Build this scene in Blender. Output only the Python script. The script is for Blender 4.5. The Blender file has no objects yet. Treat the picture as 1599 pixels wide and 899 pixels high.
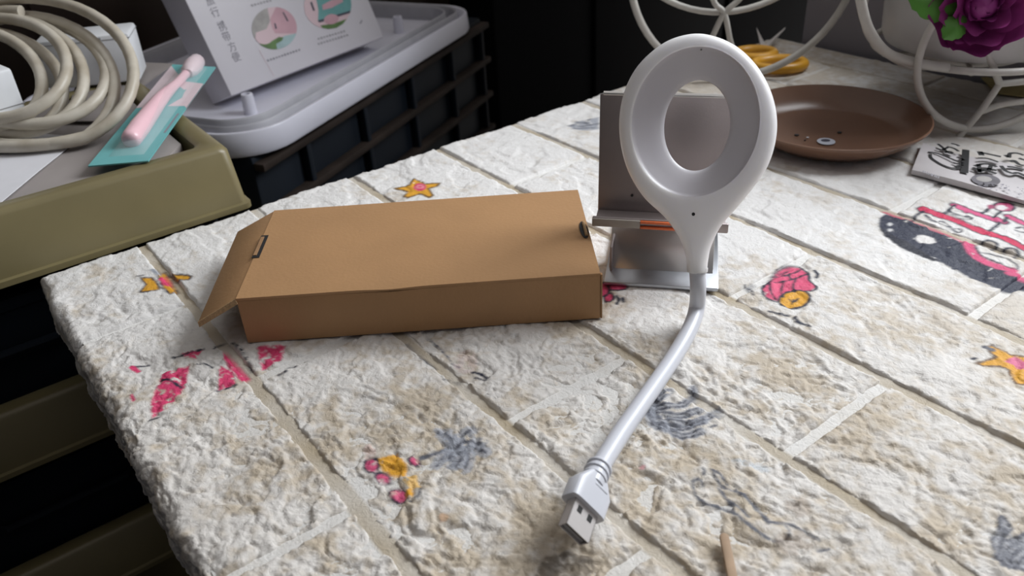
import bpy, bmesh, math, random
import numpy as np
from mathutils import Vector, Matrix

random.seed(7); rng = np.random.default_rng(7)
S = 0.075                      # one brick course of the foam cover = 7.5 cm; shapes are written in courses
scene = bpy.context.scene
COL = scene.collection

# ------------------------------------------------------------------ camera
F, PITCH, ROLL, YAW, H = 1290.82, 0.559209768, -0.0615302818, -0.619340717, 3.25380374
def _cam():
    cy, sy, cp, sp = math.cos(YAW), math.sin(YAW), math.cos(PITCH), math.sin(PITCH)
    fw = np.array([cp*cy, cp*sy, -sp]); r = np.array([sy, -cy, 0.0]); up = np.cross(r, fw)
    c, s = math.cos(ROLL), math.sin(ROLL)
    return fw, c*r + s*up, -s*r + c*up
FW, RT, UP = _cam()
CP = np.array([0, 0, H])
cam_d = bpy.data.cameras.new('camera'); cam = bpy.data.objects.new('camera', cam_d); COL.objects.link(cam)
cam_d.sensor_width = 36; cam_d.lens = F/1599*36; cam_d.clip_start = 0.01; cam_d.clip_end = 50
m = Matrix([[RT[i], UP[i], -FW[i], CP[i]*S] for i in range(3)] + [[0, 0, 0, 1]])
cam.matrix_world = m
cam_d.dof.use_dof = True; cam_d.dof.focus_distance = 5.6*S; cam_d.dof.aperture_fstop = 13
scene.camera = cam

# ------------------------------------------------------------------ light and exposure
scene.view_settings.view_transform = 'Standard'; scene.view_settings.look = 'None'
scene.view_settings.gamma = 1; scene.view_settings.use_curve_mapping = False
scene.view_settings.exposure = -0.34
world = bpy.data.worlds.new('world'); scene.world = world; world.use_nodes = True
world.node_tree.nodes['Background'].inputs[0].default_value = (1.0, 0.955, 0.92, 1)
world.node_tree.nodes['Background'].inputs[1].default_value = 0.60
def area_light(name, loc, target, sx, sy, power, color):
    d = bpy.data.lights.new(name, 'AREA'); d.shape = 'RECTANGLE'; d.size = sx*S; d.size_y = sy*S
    d.energy = power; d.color = color
    o = bpy.data.objects.new(name, d); COL.objects.link(o); o.location = Vector(loc)*S
    o.rotation_euler = (Vector(target)-Vector(loc)).to_track_quat('-Z', 'Y').to_euler()
    return o
area_light('window_daylight', (0.9, -15.5, 10.6), (2.8, -3, 0), 9, 9, 28.0, (0.93, 0.965, 1.0))

# ------------------------------------------------------------------ measuring helpers (photo pixel -> point on a real plane)
def ray(x, y): return FW + (x-799.5)/F*RT - (y-449.5)/F*UP
def Z(x, y, z=0.0):
    d = ray(x, y); return CP + d*((z-H)/d[2])
def PL(x, y, pt, n):
    d = ray(x, y); n = np.asarray(n, float); return CP + d*(np.dot(np.asarray(pt)-CP, n)/np.dot(d, n))
def DD(x, y, t): return CP + ray(x, y)*t
def nrm(v): v = np.asarray(v, float); return v/np.linalg.norm(v)
V = lambda *a: np.array(a, float)
ZUP = V(0, 0, 1)

# ------------------------------------------------------------------ materials
def mat(name, col, rough=0.6, metal=0.0, var=0.0, vscale=60, bump=0.0, bscale=200, col2=None, spec=0.5, alpha=1.0, trans=0.0, sss=0.0, coat=0.0):
    m = bpy.data.materials.new(name); m.use_nodes = True
    nt = m.node_tree; b = nt.nodes['Principled BSDF']
    c = (*col, 1)
    b.inputs['Roughness'].default_value = rough; b.inputs['Metallic'].default_value = metal
    b.inputs['Specular IOR Level'].default_value = spec; b.inputs['Alpha'].default_value = alpha
    b.inputs['Transmission Weight'].default_value = trans; b.inputs['Coat Weight'].default_value = coat
    if sss: b.inputs['Subsurface Weight'].default_value = sss; b.inputs['Subsurface Radius'].default_value = (.012, .012, .013); b.inputs['Subsurface Scale'].default_value = 1.0
    geo = nt.nodes.new('ShaderNodeNewGeometry')
    n = nt.nodes.new('ShaderNodeTexNoise'); n.inputs['Scale'].default_value = vscale; n.inputs['Detail'].default_value = 5
    nt.links.new(geo.outputs['Position'], n.inputs['Vector'])
    mx = nt.nodes.new('ShaderNodeMix'); mx.data_type = 'RGBA'
    d = col2 if col2 else tuple(max(0, x*(1-var)) for x in col)
    mx.inputs[6].default_value = c; mx.inputs[7].default_value = (*d, 1)
    mr = nt.nodes.new('ShaderNodeMapRange'); mr.inputs[1].default_value = 0.35; mr.inputs[2].default_value = 0.7
    nt.links.new(n.outputs['Fac'], mr.inputs[0]); nt.links.new(mr.outputs[0], mx.inputs[0])
    nt.links.new(mx.outputs[2], b.inputs['Base Color'])
    if bump:
        n2 = nt.nodes.new('ShaderNodeTexNoise'); n2.inputs['Scale'].default_value = bscale; n2.inputs['Detail'].default_value = 4
        nt.links.new(geo.outputs['Position'], n2.inputs['Vector'])
        bp = nt.nodes.new('ShaderNodeBump'); bp.inputs['Strength'].default_value = bump; bp.inputs['Distance'].default_value = 0.002
        nt.links.new(n2.outputs['Fac'], bp.inputs['Height']); nt.links.new(bp.outputs[0], b.inputs['Normal'])
    return m

def foam_mat(name, white, tan):
    m = bpy.data.materials.new(name); m.use_nodes = True; nt = m.node_tree; L = nt.links
    b = nt.nodes['Principled BSDF']; b.inputs['Roughness'].default_value = 0.55; b.inputs['Specular IOR Level'].default_value = 0.35
    pr = nt.nodes.new('ShaderNodeAttribute'); pr.attribute_name = 'print'
    so = nt.nodes.new('ShaderNodeAttribute'); so.attribute_name = 'soil'
    a = nt.nodes.new('ShaderNodeMix'); a.data_type = 'RGBA'; a.inputs[6].default_value = (*white, 1); a.inputs[7].default_value = (*tan, 1)
    L.new(so.outputs['Fac'], a.inputs[0])
    c = nt.nodes.new('ShaderNodeMix'); c.data_type = 'RGBA'
    L.new(a.outputs[2], c.inputs[6]); L.new(pr.outputs['Color'], c.inputs[7]); L.new(pr.outputs['Alpha'], c.inputs[0])
    L.new(c.outputs[2], b.inputs['Base Color'])
    geo = nt.nodes.new('ShaderNodeNewGeometry')
    n = nt.nodes.new('ShaderNodeTexNoise'); n.inputs['Scale'].default_value = 380; n.inputs['Detail'].default_value = 6; n.inputs['Roughness'].default_value = .6
    n.inputs['Distortion'].default_value = 1.2
    L.new(geo.outputs['Position'], n.inputs['Vector'])
    bp = nt.nodes.new('ShaderNodeBump'); bp.inputs['Strength'].default_value = 0.55; bp.inputs['Distance'].default_value = 0.0012
    L.new(n.outputs['Fac'], bp.inputs['Height']); L.new(bp.outputs[0], b.inputs['Normal'])
    return m

M = dict(
    foam=foam_mat('embossed white foam', (0.77, 0.76, 0.75), (0.50, 0.42, 0.315)),
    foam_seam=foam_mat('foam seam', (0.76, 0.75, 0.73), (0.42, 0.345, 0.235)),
    card=mat('brown corrugated card', (0.42, 0.236, 0.108), 0.6, var=0.10, vscale=25, bump=0.10, bscale=500, spec=.45),
    card_in=mat('card inside', (0.36, 0.21, 0.11), 0.85, var=0.2, vscale=120, spec=.2),
    card_edge=mat('card cut edge', (0.50, 0.33, 0.18), 0.9, var=.35, vscale=900, spec=.2),
    lamp=mat('white lamp plastic', (0.91, 0.90, 0.915), 0.38, var=0.02, sss=0.7),
    diffuser=mat('milky diffuser', (0.74, 0.72, 0.77), 0.32, var=0.02, sss=0.5),
    cable_white=mat('white silicone', (0.62, 0.635, 0.69), 0.33, var=0.02, spec=.5),
    steel=mat('usb steel', (0.74, 0.71, 0.70), 0.38, 0.65, var=.1),
    black=mat('black hole', (0.012, 0.012, 0.013), 0.6),
    alu=mat('brushed aluminium', (0.40, 0.35, 0.345), 0.48, 0.75, var=.10, vscale=40, bump=.03, bscale=900),
    alu_base=mat('dull aluminium', (0.52, 0.54, 0.58), 0.34, 1.0, var=.25, vscale=45),
    alu_bright=mat('polished aluminium', (0.74, 0.72, 0.70), 0.30, 0.8, var=.2, vscale=25),
    rubber=mat('grey rubber', (0.42, 0.38, 0.34), 0.7, var=.2),
    orange=mat('orange rubber', (0.85, 0.19, 0.06), 0.5, var=.15, vscale=90),
    olive=mat('olive plastic', (0.21, 0.175, 0.085), 0.38, var=.14, vscale=18, bump=.05, bscale=60),
    greyboard=mat('grey board', (0.30, 0.27, 0.26), 0.6, var=.12, vscale=20),
    paper=mat('white paper', (0.74, 0.74, 0.78), 0.7, var=.05),
    cord=mat('cream cord', (0.60, 0.56, 0.48), 0.42, var=.22, vscale=45, col2=(0.42, 0.37, 0.29)),
    adapter=mat('white adapter plastic', (0.74, 0.76, 0.79), 0.4, var=.06),
    seam=mat('grey seam', (0.25, 0.25, 0.26), 0.6),
    teal=mat('teal card', (0.16, 0.47, 0.48), 0.45, var=.08),
    palepink=mat('pale pink card', (0.72, 0.60, 0.64), 0.45, var=.06),
    pink=mat('pink plastic', (0.84, 0.54, 0.60), 0.33, var=.05),
    clear=mat('clear blister', (0.9, 0.92, 0.93), 0.08, alpha=0.16, spec=.7),
    lid=mat('white lid plastic', (0.70, 0.70, 0.79), 0.38, var=.06, vscale=14),
    gasket=mat('grey gasket', (0.40, 0.40, 0.44), 0.5, var=.1),
    mark=mat('scuff mark', (0.22, 0.22, 0.26), 0.7),
    carton=mat('white printed carton', (0.66, 0.64, 0.69), 0.45, var=.05, vscale=12),
    ink=mat('grey ink', (0.25, 0.24, 0.28), 0.6),
    ink_pale=mat('pale grey ink', (0.36, 0.35, 0.38), 0.6),
    p_pink=mat('print pink', (0.60, 0.36, 0.42), 0.5, var=.15, vscale=40),
    p_pink2=mat('print light pink', (0.66, 0.50, 0.54), 0.5),
    p_grey=mat('print grey', (0.42, 0.40, 0.39), 0.5, var=.3, vscale=80),
    p_green=mat('print green', (0.11, 0.22, 0.06), 0.5, var=.4, vscale=80),
    p_teal=mat('print teal', (0.14, 0.36, 0.36), 0.5, var=.15),
    p_dark=mat('print dark', (0.05, 0.05, 0.08), 0.5),
    p_aqua=mat('print aqua', (0.36, 0.50, 0.52), 0.5, var=.2),
    crate=mat('navy crate plastic', (0.006, 0.010, 0.017), 0.65, spec=.22, var=.3, vscale=12),
    crate_rib_lit=mat('lit crate rib', (0.040, 0.029, 0.024), 0.8, spec=.2, var=.5, vscale=25),  # brown tone stands in for light caught on the rib ledges
    wood=mat('dark brown wood', (0.035, 0.019, 0.012), 0.6, var=.4, vscale=10),
    dark=mat('dark lacquer', (0.003, 0.0035, 0.005), 0.7, spec=.2, var=.2),
    tabletop=mat('dark table board', (0.030, 0.025, 0.022), 0.6, var=.3),
    apron=mat('grey table frame', (0.085, 0.080, 0.078), 0.55, var=.3),
    saucer=mat('brown glazed plastic', (0.21, 0.115, 0.075), 0.26, var=.15, vscale=14, spec=.4),
    sticker=mat('sticker white', (0.55, 0.58, 0.66), 0.4),
    wire=mat('cream painted wire', (0.55, 0.53, 0.49), 0.4, var=.15),
    pot=mat('white pot plastic', (0.50, 0.49, 0.48), 0.42, var=.06),
    petal=mat('purple petal', (0.42, 0.055, 0.30), 0.6, var=.45, vscale=50),
    petal2=mat('deep purple petal', (0.28, 0.030, 0.21), 0.6, var=.4, vscale=50),
    leaf=mat('green leaf', (0.11, 0.33, 0.05), 0.5, var=.4, vscale=40),
    stem=mat('green stem', (0.08, 0.20, 0.05), 0.5),
    packet=mat('white packet', (0.62, 0.59, 0.60), 0.4, var=.12, vscale=40, bump=.15, bscale=70),
    p_mid=mat('print mid grey', (0.17, 0.16, 0.18), 0.5, var=.5, vscale=90),
    stick=mat('pale wood stick', (0.42, 0.29, 0.19), 0.7, var=.25, vscale=120),
    yellow=mat('yellow plastic', (0.72, 0.36, 0.03), 0.35, var=.15),
    yellowcard=mat('yellow card', (0.42, 0.34, 0.14), 0.7, var=.2),
    wallp=mat('grey wall paint', (0.26, 0.25, 0.28), 0.85, var=.12, vscale=5),
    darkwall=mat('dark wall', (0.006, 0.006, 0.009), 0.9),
    floorm=mat('dark floor', (0.020, 0.020, 0.022), 0.6, var=.4, vscale=4),
    framem=mat('window frame paint', (0.5, 0.5, 0.5), 0.5),
    glass=mat('window glass', (1, 1, 1), 0.02, alpha=0.08),
)

# ------------------------------------------------------------------ mesh building
class MB:
    def __init__(s): s.v = []; s.f = []; s.n = 0
    def add(s, v, f):
        v = np.asarray(v, float).reshape(-1, 3); s.v.append(v)
        s.f += [tuple(i+s.n for i in q) for q in f]; s.n += len(v); return s
    def grid(s, g, closed_u=False, closed_v=False):      # g[nu][nv][3]
        g = np.asarray(g, float); nu, nv = g.shape[:2]; f = []
        for i in range(nu if closed_u else nu-1):
            for j in range(nv if closed_v else nv-1):
                a, b = i % nu, (i+1) % nu; c, d = j % nv, (j+1) % nv
                f.append((a*nv+c, b*nv+c, b*nv+d, a*nv+d))
        return s.add(g.reshape(-1, 3), f)
    def tube(s, pts, r, seg=10, closed=False, caps=True):
        pts = [np.asarray(p, float) for p in pts]; n = len(pts)
        rs = r if hasattr(r, '__len__') else [r]*n
        T = []
        for i in range(n):
            a = pts[(i-1) % n] if (closed or i > 0) else pts[i]; b = pts[(i+1) % n] if (closed or i < n-1) else pts[i]
            T.append(nrm(b-a))
        up = V(0, 0, 1) if abs(T[0][2]) < .9 else V(1, 0, 0)
        N = nrm(np.cross(T[0], up)); g = []
        for i in range(n):
            N = nrm(N - T[i]*np.dot(N, T[i])); B = np.cross(T[i], N)
            g.append([pts[i] + rs[i]*(math.cos(t)*N + math.sin(t)*B) for t in np.linspace(0, 2*math.pi, seg, endpoint=False)])
        base = s.n
        s.grid(g, closed_u=closed, closed_v=True)
        if caps and not closed:
            s.f.append(tuple(base+k for k in reversed(range(seg)))); s.f.append(tuple(base+(n-1)*seg+k for k in range(seg)))
        return s
    def lathe(s, prof, c, seg=48, axis=ZUP):
        axis = nrm(axis); a = nrm(np.cross(axis, V(1, 0, .01))); b = np.cross(axis, a)
        g = [[np.asarray(c) + z*axis + r*(math.cos(t)*a+math.sin(t)*b) for t in np.linspace(0, 2*math.pi, seg, endpoint=False)] for r, z in prof]
        return s.grid(g, closed_v=True)
    def prism(s, poly, ext):
        poly = [np.asarray(p, float) for p in poly]; n = len(poly); ext = np.asarray(ext, float)
        v = poly + [p+ext for p in poly]
        f = [tuple(range(n))[::-1], tuple(range(n, 2*n))] + [(i, (i+1) % n, n+(i+1) % n, n+i) for i in range(n)]
        return s.add(v, f)
    def box(s, o, a, b, c):                      # corner + three edge vectors
        o, a, b, c = map(lambda q: np.asarray(q, float), (o, a, b, c))
        return s.prism([o, o+a, o+a+b, o+b], c)
    def ribbon(s, pts, w, normal, off=0.0):      # flat printed stroke
        pts = [np.asarray(p, float) for p in pts]; n = len(pts); g = []
        ws = w if hasattr(w, '__len__') else [w]*n
        for i in range(n):
            t = nrm(pts[min(i+1, n-1)]-pts[max(i-1, 0)]); sd = np.cross(normal, t)
            g.append([pts[i]+sd*ws[i]/2+normal*off, pts[i]-sd*ws[i]/2+normal*off])
        return s.grid(g)
    def build(s, name, m, parent=None, base=None, smooth=40, bevel=0.0, bseg=2, **tag):
        v = np.concatenate(s.v)
        o0 = np.asarray(parent['_o'][:] if parent is not None else (base if base is not None else V(v[:, 0].mean(), v[:, 1].mean(), v[:, 2].min())), float)
        me = bpy.data.meshes.new(name)
        me.from_pydata(((v-o0)*S).tolist(), [], s.f); me.update()
        bm = bmesh.new(); bm.from_mesh(me)
        bmesh.ops.recalc_face_normals(bm, faces=bm.faces)
        if bevel:
            ed = [e for e in bm.edges if len(e.link_faces) == 2 and e.calc_face_angle(0) > math.radians(30)]
            bmesh.ops.bevel(bm, geom=ed, offset=bevel*S, segments=bseg, profile=.5, affect='EDGES', clamp_overlap=True)
        bm.to_mesh(me); bm.free()
        return link(name, me, m, parent, o0, smooth, **tag)

def link(name, me, m, parent, o0, smooth=40, label=None, cat=None, group=None, kind=None):
    o = bpy.data.objects.new(name, me); COL.objects.link(o)
    if m: me.materials.append(M[m] if isinstance(m, str) else m)
    if smooth and me is not None:
        me.polygons.foreach_set('use_smooth', [True]*len(me.polygons)); me.set_sharp_from_angle(angle=math.radians(smooth))
    o['_o'] = [float(x) for x in o0]
    if parent is not None: o.parent = parent
    else: o.location = Vector([float(x) for x in o0])*S
    for k, val in (('label', label), ('category', cat), ('group', group), ('kind', kind)):
        if val: o[k] = val
    return o
def thing(name, loc, label, cat, group=None):
    o = bpy.data.objects.new(name, None); COL.objects.link(o); o.empty_display_size = .02
    o['_o'] = [float(x) for x in loc]; o.location = Vector([float(x) for x in loc])*S
    o['label'] = label; o['category'] = cat
    if group: o['group'] = group
    return o
def spline(P, n=8, closed=False):
    P = [np.asarray(p, float) for p in P]; out = []; N = len(P)
    for i in range(N if closed else N-1):
        g = (lambda k: P[k % N]) if closed else (lambda k: P[min(max(k, 0), N-1)])
        a, b, c, d = g(i-1), g(i), g(i+1), g(i+2)
        for t in np.linspace(0, 1, n, endpoint=False):
            out.append(.5*((2*b)+(c-a)*t+(2*a-5*b+4*c-d)*t*t+(3*b-a-3*c+d)*t**3))
    if not closed: out.append(P[-1])
    return out

# ------------------------------------------------------------------ noise (numpy)
_perm = rng.permutation(512); _perm = np.concatenate([_perm, _perm, _perm])
_ang = rng.random(512)*2*np.pi; _gx, _gy = np.cos(_ang), np.sin(_ang)
def perlin(x, y, seed=0):
    xi = np.floor(x).astype(int); yi = np.floor(y).astype(int); xf = x-xi; yf = y-yi
    def g(i, j): 
        h = _perm[(_perm[(xi+i+seed*37) % 512]+(yi+j)) % 512]
        return _gx[h]*(xf-i)+_gy[h]*(yf-j)
    u = xf*xf*xf*(xf*(xf*6-15)+10); w = yf*yf*yf*(yf*(yf*6-15)+10)
    return ((g(0, 0)*(1-u)+g(1, 0)*u)*(1-w)+(g(0, 1)*(1-u)+g(1, 1)*u)*w)*1.5
def fbm(x, y, o=4, seed=0):
    r = 0; a = .5
    for k in range(o): r = r+a*perlin(x, y, seed+k); x, y, a = x*2.03+11.3, y*2.03-4.7, a*.5
    return r
def sstep(a, b, x): t = np.clip((x-a)/(b-a), 0, 1); return t*t*(3-2*t)
def facets(x, y, seed):      # chipped-stone facets: every cell is a small tilted plane
    xi = np.floor(x).astype(int); yi = np.floor(y).astype(int); best = np.full(x.shape, 1e9); val = np.zeros(x.shape)
    for i in (-1, 0, 1):
        for j in (-1, 0, 1):
            h = _perm[(_perm[(xi+i+seed*53) % 512]+yi+j) % 512]; h2 = _perm[h+97]
            cx = xi+i+.5+.42*_gx[h]; cy = yi+j+.5+.42*_gy[h]
            dx, dy = x-cx, y-cy; d = dx*dx+dy*dy
            v = dx*_gx[h2]+dy*_gy[h2]+.35*_gx[_perm[h2+31]]
            m = d < best; best = np.where(m, d, best); val = np.where(m, v, val)
    return val
def relief(x, y):
    wx = fbm(x*1.9, y*1.9, 4, 3); wy = fbm(x*1.9+9, y*1.9+5, 4, 5)
    X, Y = x+.20*wx, y+.20*wy
    fx = fbm(x*9, y*9, 2, 6)*.05; fy = fbm(x*9+5, y*9, 2, 7)*.05
    rough = .72*sstep(-.25, .55, fbm(x*.6+3, y*.6, 2, 21)*.8 + .13*(3.4-x) + .20*(y+3.6) - .5*sstep(4.6, 5.8, x))     # older, more crumpled towards the near end
    t = fbm(X*1.3, Y*1.3, 3, 8)*4.0
    terr = np.floor(t)+sstep(.0, .14, t-np.floor(t)); terr = terr/4.0
    f1 = facets((X+fx)*3.2, (Y+fy)*4.0, 2); f2 = facets((X+fx)*8.0, (Y+fy)*9.5, 4); f3 = facets((X+2*fx)*17, (Y+2*fy)*19, 9)
    r2 = 1-np.abs(perlin(X*7+1.2*wy, Y*8, 13))*1.7
    c1 = perlin((X+fx)*6.5+.6*wy, (Y+fy)*7.5, 23); c2 = perlin((X+fx)*13+.9*wx, (Y+fy)*14.5, 25)
    cr_ = .015*np.exp(-(c1/.06)**2)+.008*np.exp(-(c2/.09)**2)
    h = -(cr_)*(.12+.88*rough) + .034*terr + .014*f1*(.40+.6*rough) + .012*f2*(.22+.9*rough) + .006*f3*(.2+.95*rough) + .010*(r2-.6)*(.20+.85*rough) + .004*fbm(x*30, y*30, 2, 17)
    h = h-.014
    return np.where(h > -.004, -.004+.55*(h+.004), np.maximum(h, -.052))

# ------------------------------------------------------------------ printed drawings on the foam (flat colour print, in table coordinates)
PRINTS = []
def tab(pts, ox, oy, sc): return np.array([Z(ox+a/sc, oy+b/sc, -.012)[:2] for a, b in pts])
def fill(pts, col, o, wear=.35, a=1.0): PRINTS.append(('f', tab(pts, *o), col, wear, a, 0))
def line(pts, col, o, w=.016, wear=.3, a=1.0, smooth=True):
    q = tab(pts, *o)
    if smooth and len(q) > 2: q = np.array([p[:2] for p in spline([V(*p, 0) for p in q], 4)])
    PRINTS.append(('l', q, col, wear, a, w*1.3))
def ell(cx, cy, rx, ry, rot=0, n=20):
    c, s = math.cos(rot), math.sin(rot)
    return [(cx+rx*math.cos(t)*c-ry*math.sin(t)*s, cy+rx*math.cos(t)*s+ry*math.sin(t)*c) for t in np.linspace(0, 2*math.pi, n, endpoint=False)]
YEL = (.72, .36, .035); PNK = (.66, .055, .16); NAVY = (.020, .024, .045); GRY = (.12, .125, .15); LGR = (.34, .36, .41); BRN = (.16, .10, .06); TAN = (.36, .28, .20)
def loop(p): return list(p)+[p[0]]
A1 = (0, 280, 3.198)       # starfish at the far left corner
for q in ([(700, 490), (760, 490), (785, 520), (800, 555), (740, 565), (700, 567), (730, 530)], [(785, 470), (820, 455), (850, 490), (882, 560), (850, 577), (815, 545)], [(858, 475), (930, 480), (957, 490), (945, 507), (880, 505)]):
    fill(q, YEL, A1, .2); line(loop(q), NAVY, A1, .013, .4, smooth=False)
fill([(788, 500), (825, 480), (857, 520), (845, 540), (815, 530)], PNK, A1, .1)
line([(680, 482), (715, 478)], NAVY, A1, .012); line([(760, 450), (790, 470)], LGR, A1, .03)
A2 = (300, 280, 3.21)      # starfish behind the box
q = [(1012, 45), (1090, 32), (1110, 0), (1140, 8), (1165, 25), (1240, 22), (1225, 40), (1185, 50), (1207, 85), (1190, 97), (1140, 75), (1080, 97), (1062, 88), (1080, 60)]
fill(q, YEL, A2, .2); line(loop(q), (.16, .09, .03), A2, .018, .3, smooth=False); fill(ell(1142, 42, 32, 20), PNK, A2, .1); line(loop(ell(1142, 42, 15, 8)), (.8, .3, .35), A2, .02)
A3 = (0, 500, 2.254)       # worn pink drawing in front of the open flap
for q in ([(785, 100), (882, 200), (850, 217), (785, 140)], [(530, 300), (570, 185), (665, 158), (655, 235), (600, 300), (535, 340)], [(765, 245), (775, 160), (822, 180), (828, 222)], [(905, 95), (1005, 88), (990, 140), (920, 172)], [(640, 115), (715, 98), (690, 132), (650, 130)]):
    fill(q, PNK, A3, .25 if q[0] == (785, 100) else .52)
for q in ([(750, 92), (785, 78)], [(695, 158), (720, 152), (748, 168)], [(465, 165), (520, 155)], [(820, 80), (860, 120), (885, 175)], [(765, 245), (830, 225)], [(525, 350), (560, 340)], [(978, 190), (1005, 178)], [(1015, 162), (1040, 160)], [(570, 210), (600, 215), (640, 240)], [(610, 130), (715, 98)], [(470, 168), (480, 182)]):
    line(q, NAVY, A3, .016, .45)
line([(465, 168), (485, 180)], PNK, A3, .03); line([(465, 265), (472, 285)], PNK, A3, .018)
A4 = (400, 500, 2.254)     # palm island
fill([(425, 490), (495, 468), (532, 510), (525, 548), (480, 545), (440, 522)], YEL, A4, .3); fill([(515, 560), (560, 528), (578, 585), (540, 590)], (.70, .45, .16), A4, .55)
for c in ((405, 508, 26, 24), (446, 550, 27, 20), (502, 612, 32, 24), (556, 494, 18, 15)):
    q = ell(*c, .3); fill(q, (.62, .09, .20), A4, .45); line(loop(q), NAVY, A4, .012, .5)
fill(ell(398, 460, 24, 30), (.62, .42, .38), A4, .6, .5); fill(ell(540, 605, 15, 18), YEL, A4, .4)
line([(575, 482), (650, 458), (700, 430)], GRY, A4, .022, .3); line([(578, 590), (570, 620), (540, 635)], NAVY, A4, .012, .4)
for q in ([(705, 445), (665, 415), (640, 393)], [(705, 440), (672, 405), (668, 395)], [(705, 445), (725, 410), (755, 392)], [(705, 450), (760, 445), (806, 465)], [(705, 450), (745, 470), (735, 522)], [(700, 450), (665, 470), (635, 505)], [(700, 455), (680, 480), (690, 505)], [(705, 450), (720, 480), (705, 510)], [(705, 445), (740, 425), (790, 435)]):
    line(q, LGR, A4, .065, .45, .75); line(q, GRY, A4, .015, .3)
line([(530, 78), (585, 125), (630, 165)], GRY, A4, .012, .4); line([(600, 58), (650, 100), (690, 150), (715, 165)], GRY, A4, .012, .4); line([(660, 205), (690, 208), (718, 218)], NAVY, A4, .014, .4); line([(760, 182), (790, 190), (815, 205)], NAVY, A4, .018, .4); line([(770, 200), (810, 212)], NAVY, A4, .012, .4); line([(578, 130), (600, 150), (625, 160)], NAVY, A4, .012, .4)
fill(ell(735, 145, 45, 40), (.62, .46, .46), A4, .6, .35); fill(ell(660, 695, 18, 14), (.62, .38, .22), A4, .4, .7)
A5 = (1150, 280, 3.21)     # sea shell
q = [(125, 552), (165, 510), (185, 478), (205, 448), (270, 424), (330, 440), (362, 470), (366, 505), (399, 542), (370, 562), (250, 566), (212, 612), (150, 592)]
fill(q, (.70, .10, .20), A5, .12); line(loop(q), NAVY, A5, .016, .1)
q2 = ell(290, 600, 78, 42, -.12); fill(q2, YEL, A5, .15); line(loop(q2), NAVY, A5, .016, .1)
for q in ([(165, 515), (235, 510), (300, 490), (362, 470)], [(185, 478), (250, 478), (330, 440)], [(235, 510), (225, 560), (235, 590)], [(300, 490), (285, 530), (290, 562)], [(262, 475), (275, 495)], [(165, 515), (170, 560), (200, 605)], [(200, 460), (240, 465), (270, 424)], [(265, 600), (285, 610), (310, 595)], [(280, 620), (285, 600)]):
    line(q, NAVY, A5, .012, .15)
for q in ([(85, 522), (62, 545), (85, 578)], [(45, 535), (60, 540)], [(390, 455), (408, 470), (402, 488)], [(165, 660), (205, 672), (262, 682)], [(292, 695), (320, 720), (368, 742)], [(300, 715), (345, 735)]):
    line(q, NAVY, A5, .02, .35)
A6 = (1360, 290, 4.996)    # ship
fill([(60, 300), (70, 240), (120, 205), (330, 275), (560, 360), (740, 450), (800, 540), (930, 630), (1080, 670), (1194, 715), (1500, 860), (1500, 960), (1194, 830), (1060, 820), (940, 790), (780, 720), (560, 600), (420, 560), (240, 480), (110, 380)], (.035, .040, .065), A6, .15)
fill([(62, 300), (110, 340), (300, 430), (530, 590), (480, 585), (240, 480), (110, 390)], (.02, .022, .035), A6, .1)
fill(ell(430, 410, 78, 34, .2), (.74, .72, .70), A6, .05); fill(ell(150, 290, 18, 14), (.7, .7, .7), A6, 0); fill(ell(150, 335, 20, 10), (.7, .7, .7), A6, 0)
line([(100, 190), (330, 270), (560, 355), (740, 440), (810, 470)], (.55, .07, .14), A6, .022, .1)
RED = (.60, .035, .10)
line([(410, 185), (620, 240), (860, 345), (1060, 420), (1194, 485), (1500, 610)], NAVY, A6, .085, .1); line([(410, 183), (620, 240), (860, 345), (1060, 420), (1194, 485), (1500, 610)], RED, A6, .062, .15)
line([(655, 150), (850, 215), (1040, 280)], NAVY, A6, .07, .1); line([(655, 150), (850, 215), (1035, 278)], (.66, .10, .24), A6, .048, .15)
line([(1070, 235), (1194, 290), (1400, 380)], NAVY, A6, .06, .1); line([(1070, 237), (1194, 292), (1400, 380)], (.66, .10, .24), A6, .04, .1)
line([(760, 465), (800, 530), (900, 600), (1100, 660)], (.66, .08, .20), A6, .062, .15); line([(1080, 690), (1194, 715), (1400, 810)], (.66, .08, .20), A6, .045, .15)
line([(810, 470), (850, 540), (930, 580), (1110, 650)], NAVY, A6, .014, .1)
for q in ([(330, 260), (350, 230), (410, 195)], [(575, 205), (620, 175), (655, 150)], [(870, 205), (940, 165)], [(960, 240), (1030, 190)], [(930, 340), (1010, 285)], [(1040, 280), (1060, 245)]):
    line(q, NAVY, A6, .022, .05, smooth=False)
for q in ([(420, 225), (510, 268), (560, 265), (640, 320), (690, 325), (715, 345), (680, 352), (600, 310), (540, 285), (470, 265), (425, 230)], [(620, 190), (700, 215), (790, 240), (760, 248), (700, 238), (640, 205)], [(870, 525), (960, 545), (1100, 590), (1145, 630), (1140, 655)], [(1130, 325), (1160, 320), (1194, 325), (1220, 345)], [(1130, 340), (1180, 360), (1220, 360)]):
    line(q, NAVY, A6, .014, .1)
for c in ((925, 460, 62, 25), (1090, 520, 62, 28)):
    q = ell(*c, .15); fill(q, (.42, .37, .32), A6, .1); line(loop(q), NAVY, A6, .02, .05)
q = ell(1040, 160, 82, 36, .1); fill(q, (.45, .06, .16), A6, .1); line(loop(q), NAVY, A6, .016, .1); fill(ell(1020, 165, 45, 20, .1), (.74, .72, .72), A6, .05); fill(ell(935, 160, 28, 18), (.35, .05, .13), A6, .1)
A7 = (1150, 500, 2.254)    # starfish at the right border and grey weed below it
q = [(845, 146), (912, 126), (878, 92), (900, 86), (962, 114), (1040, 130), (1090, 110), (1080, 160), (1110, 230), (1040, 215), (1010, 225), (985, 217), (960, 172), (930, 157), (870, 156)]
fill(q, YEL, A7, .15); line(loop(q), BRN, A7, .014, .2, smooth=False)
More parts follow.
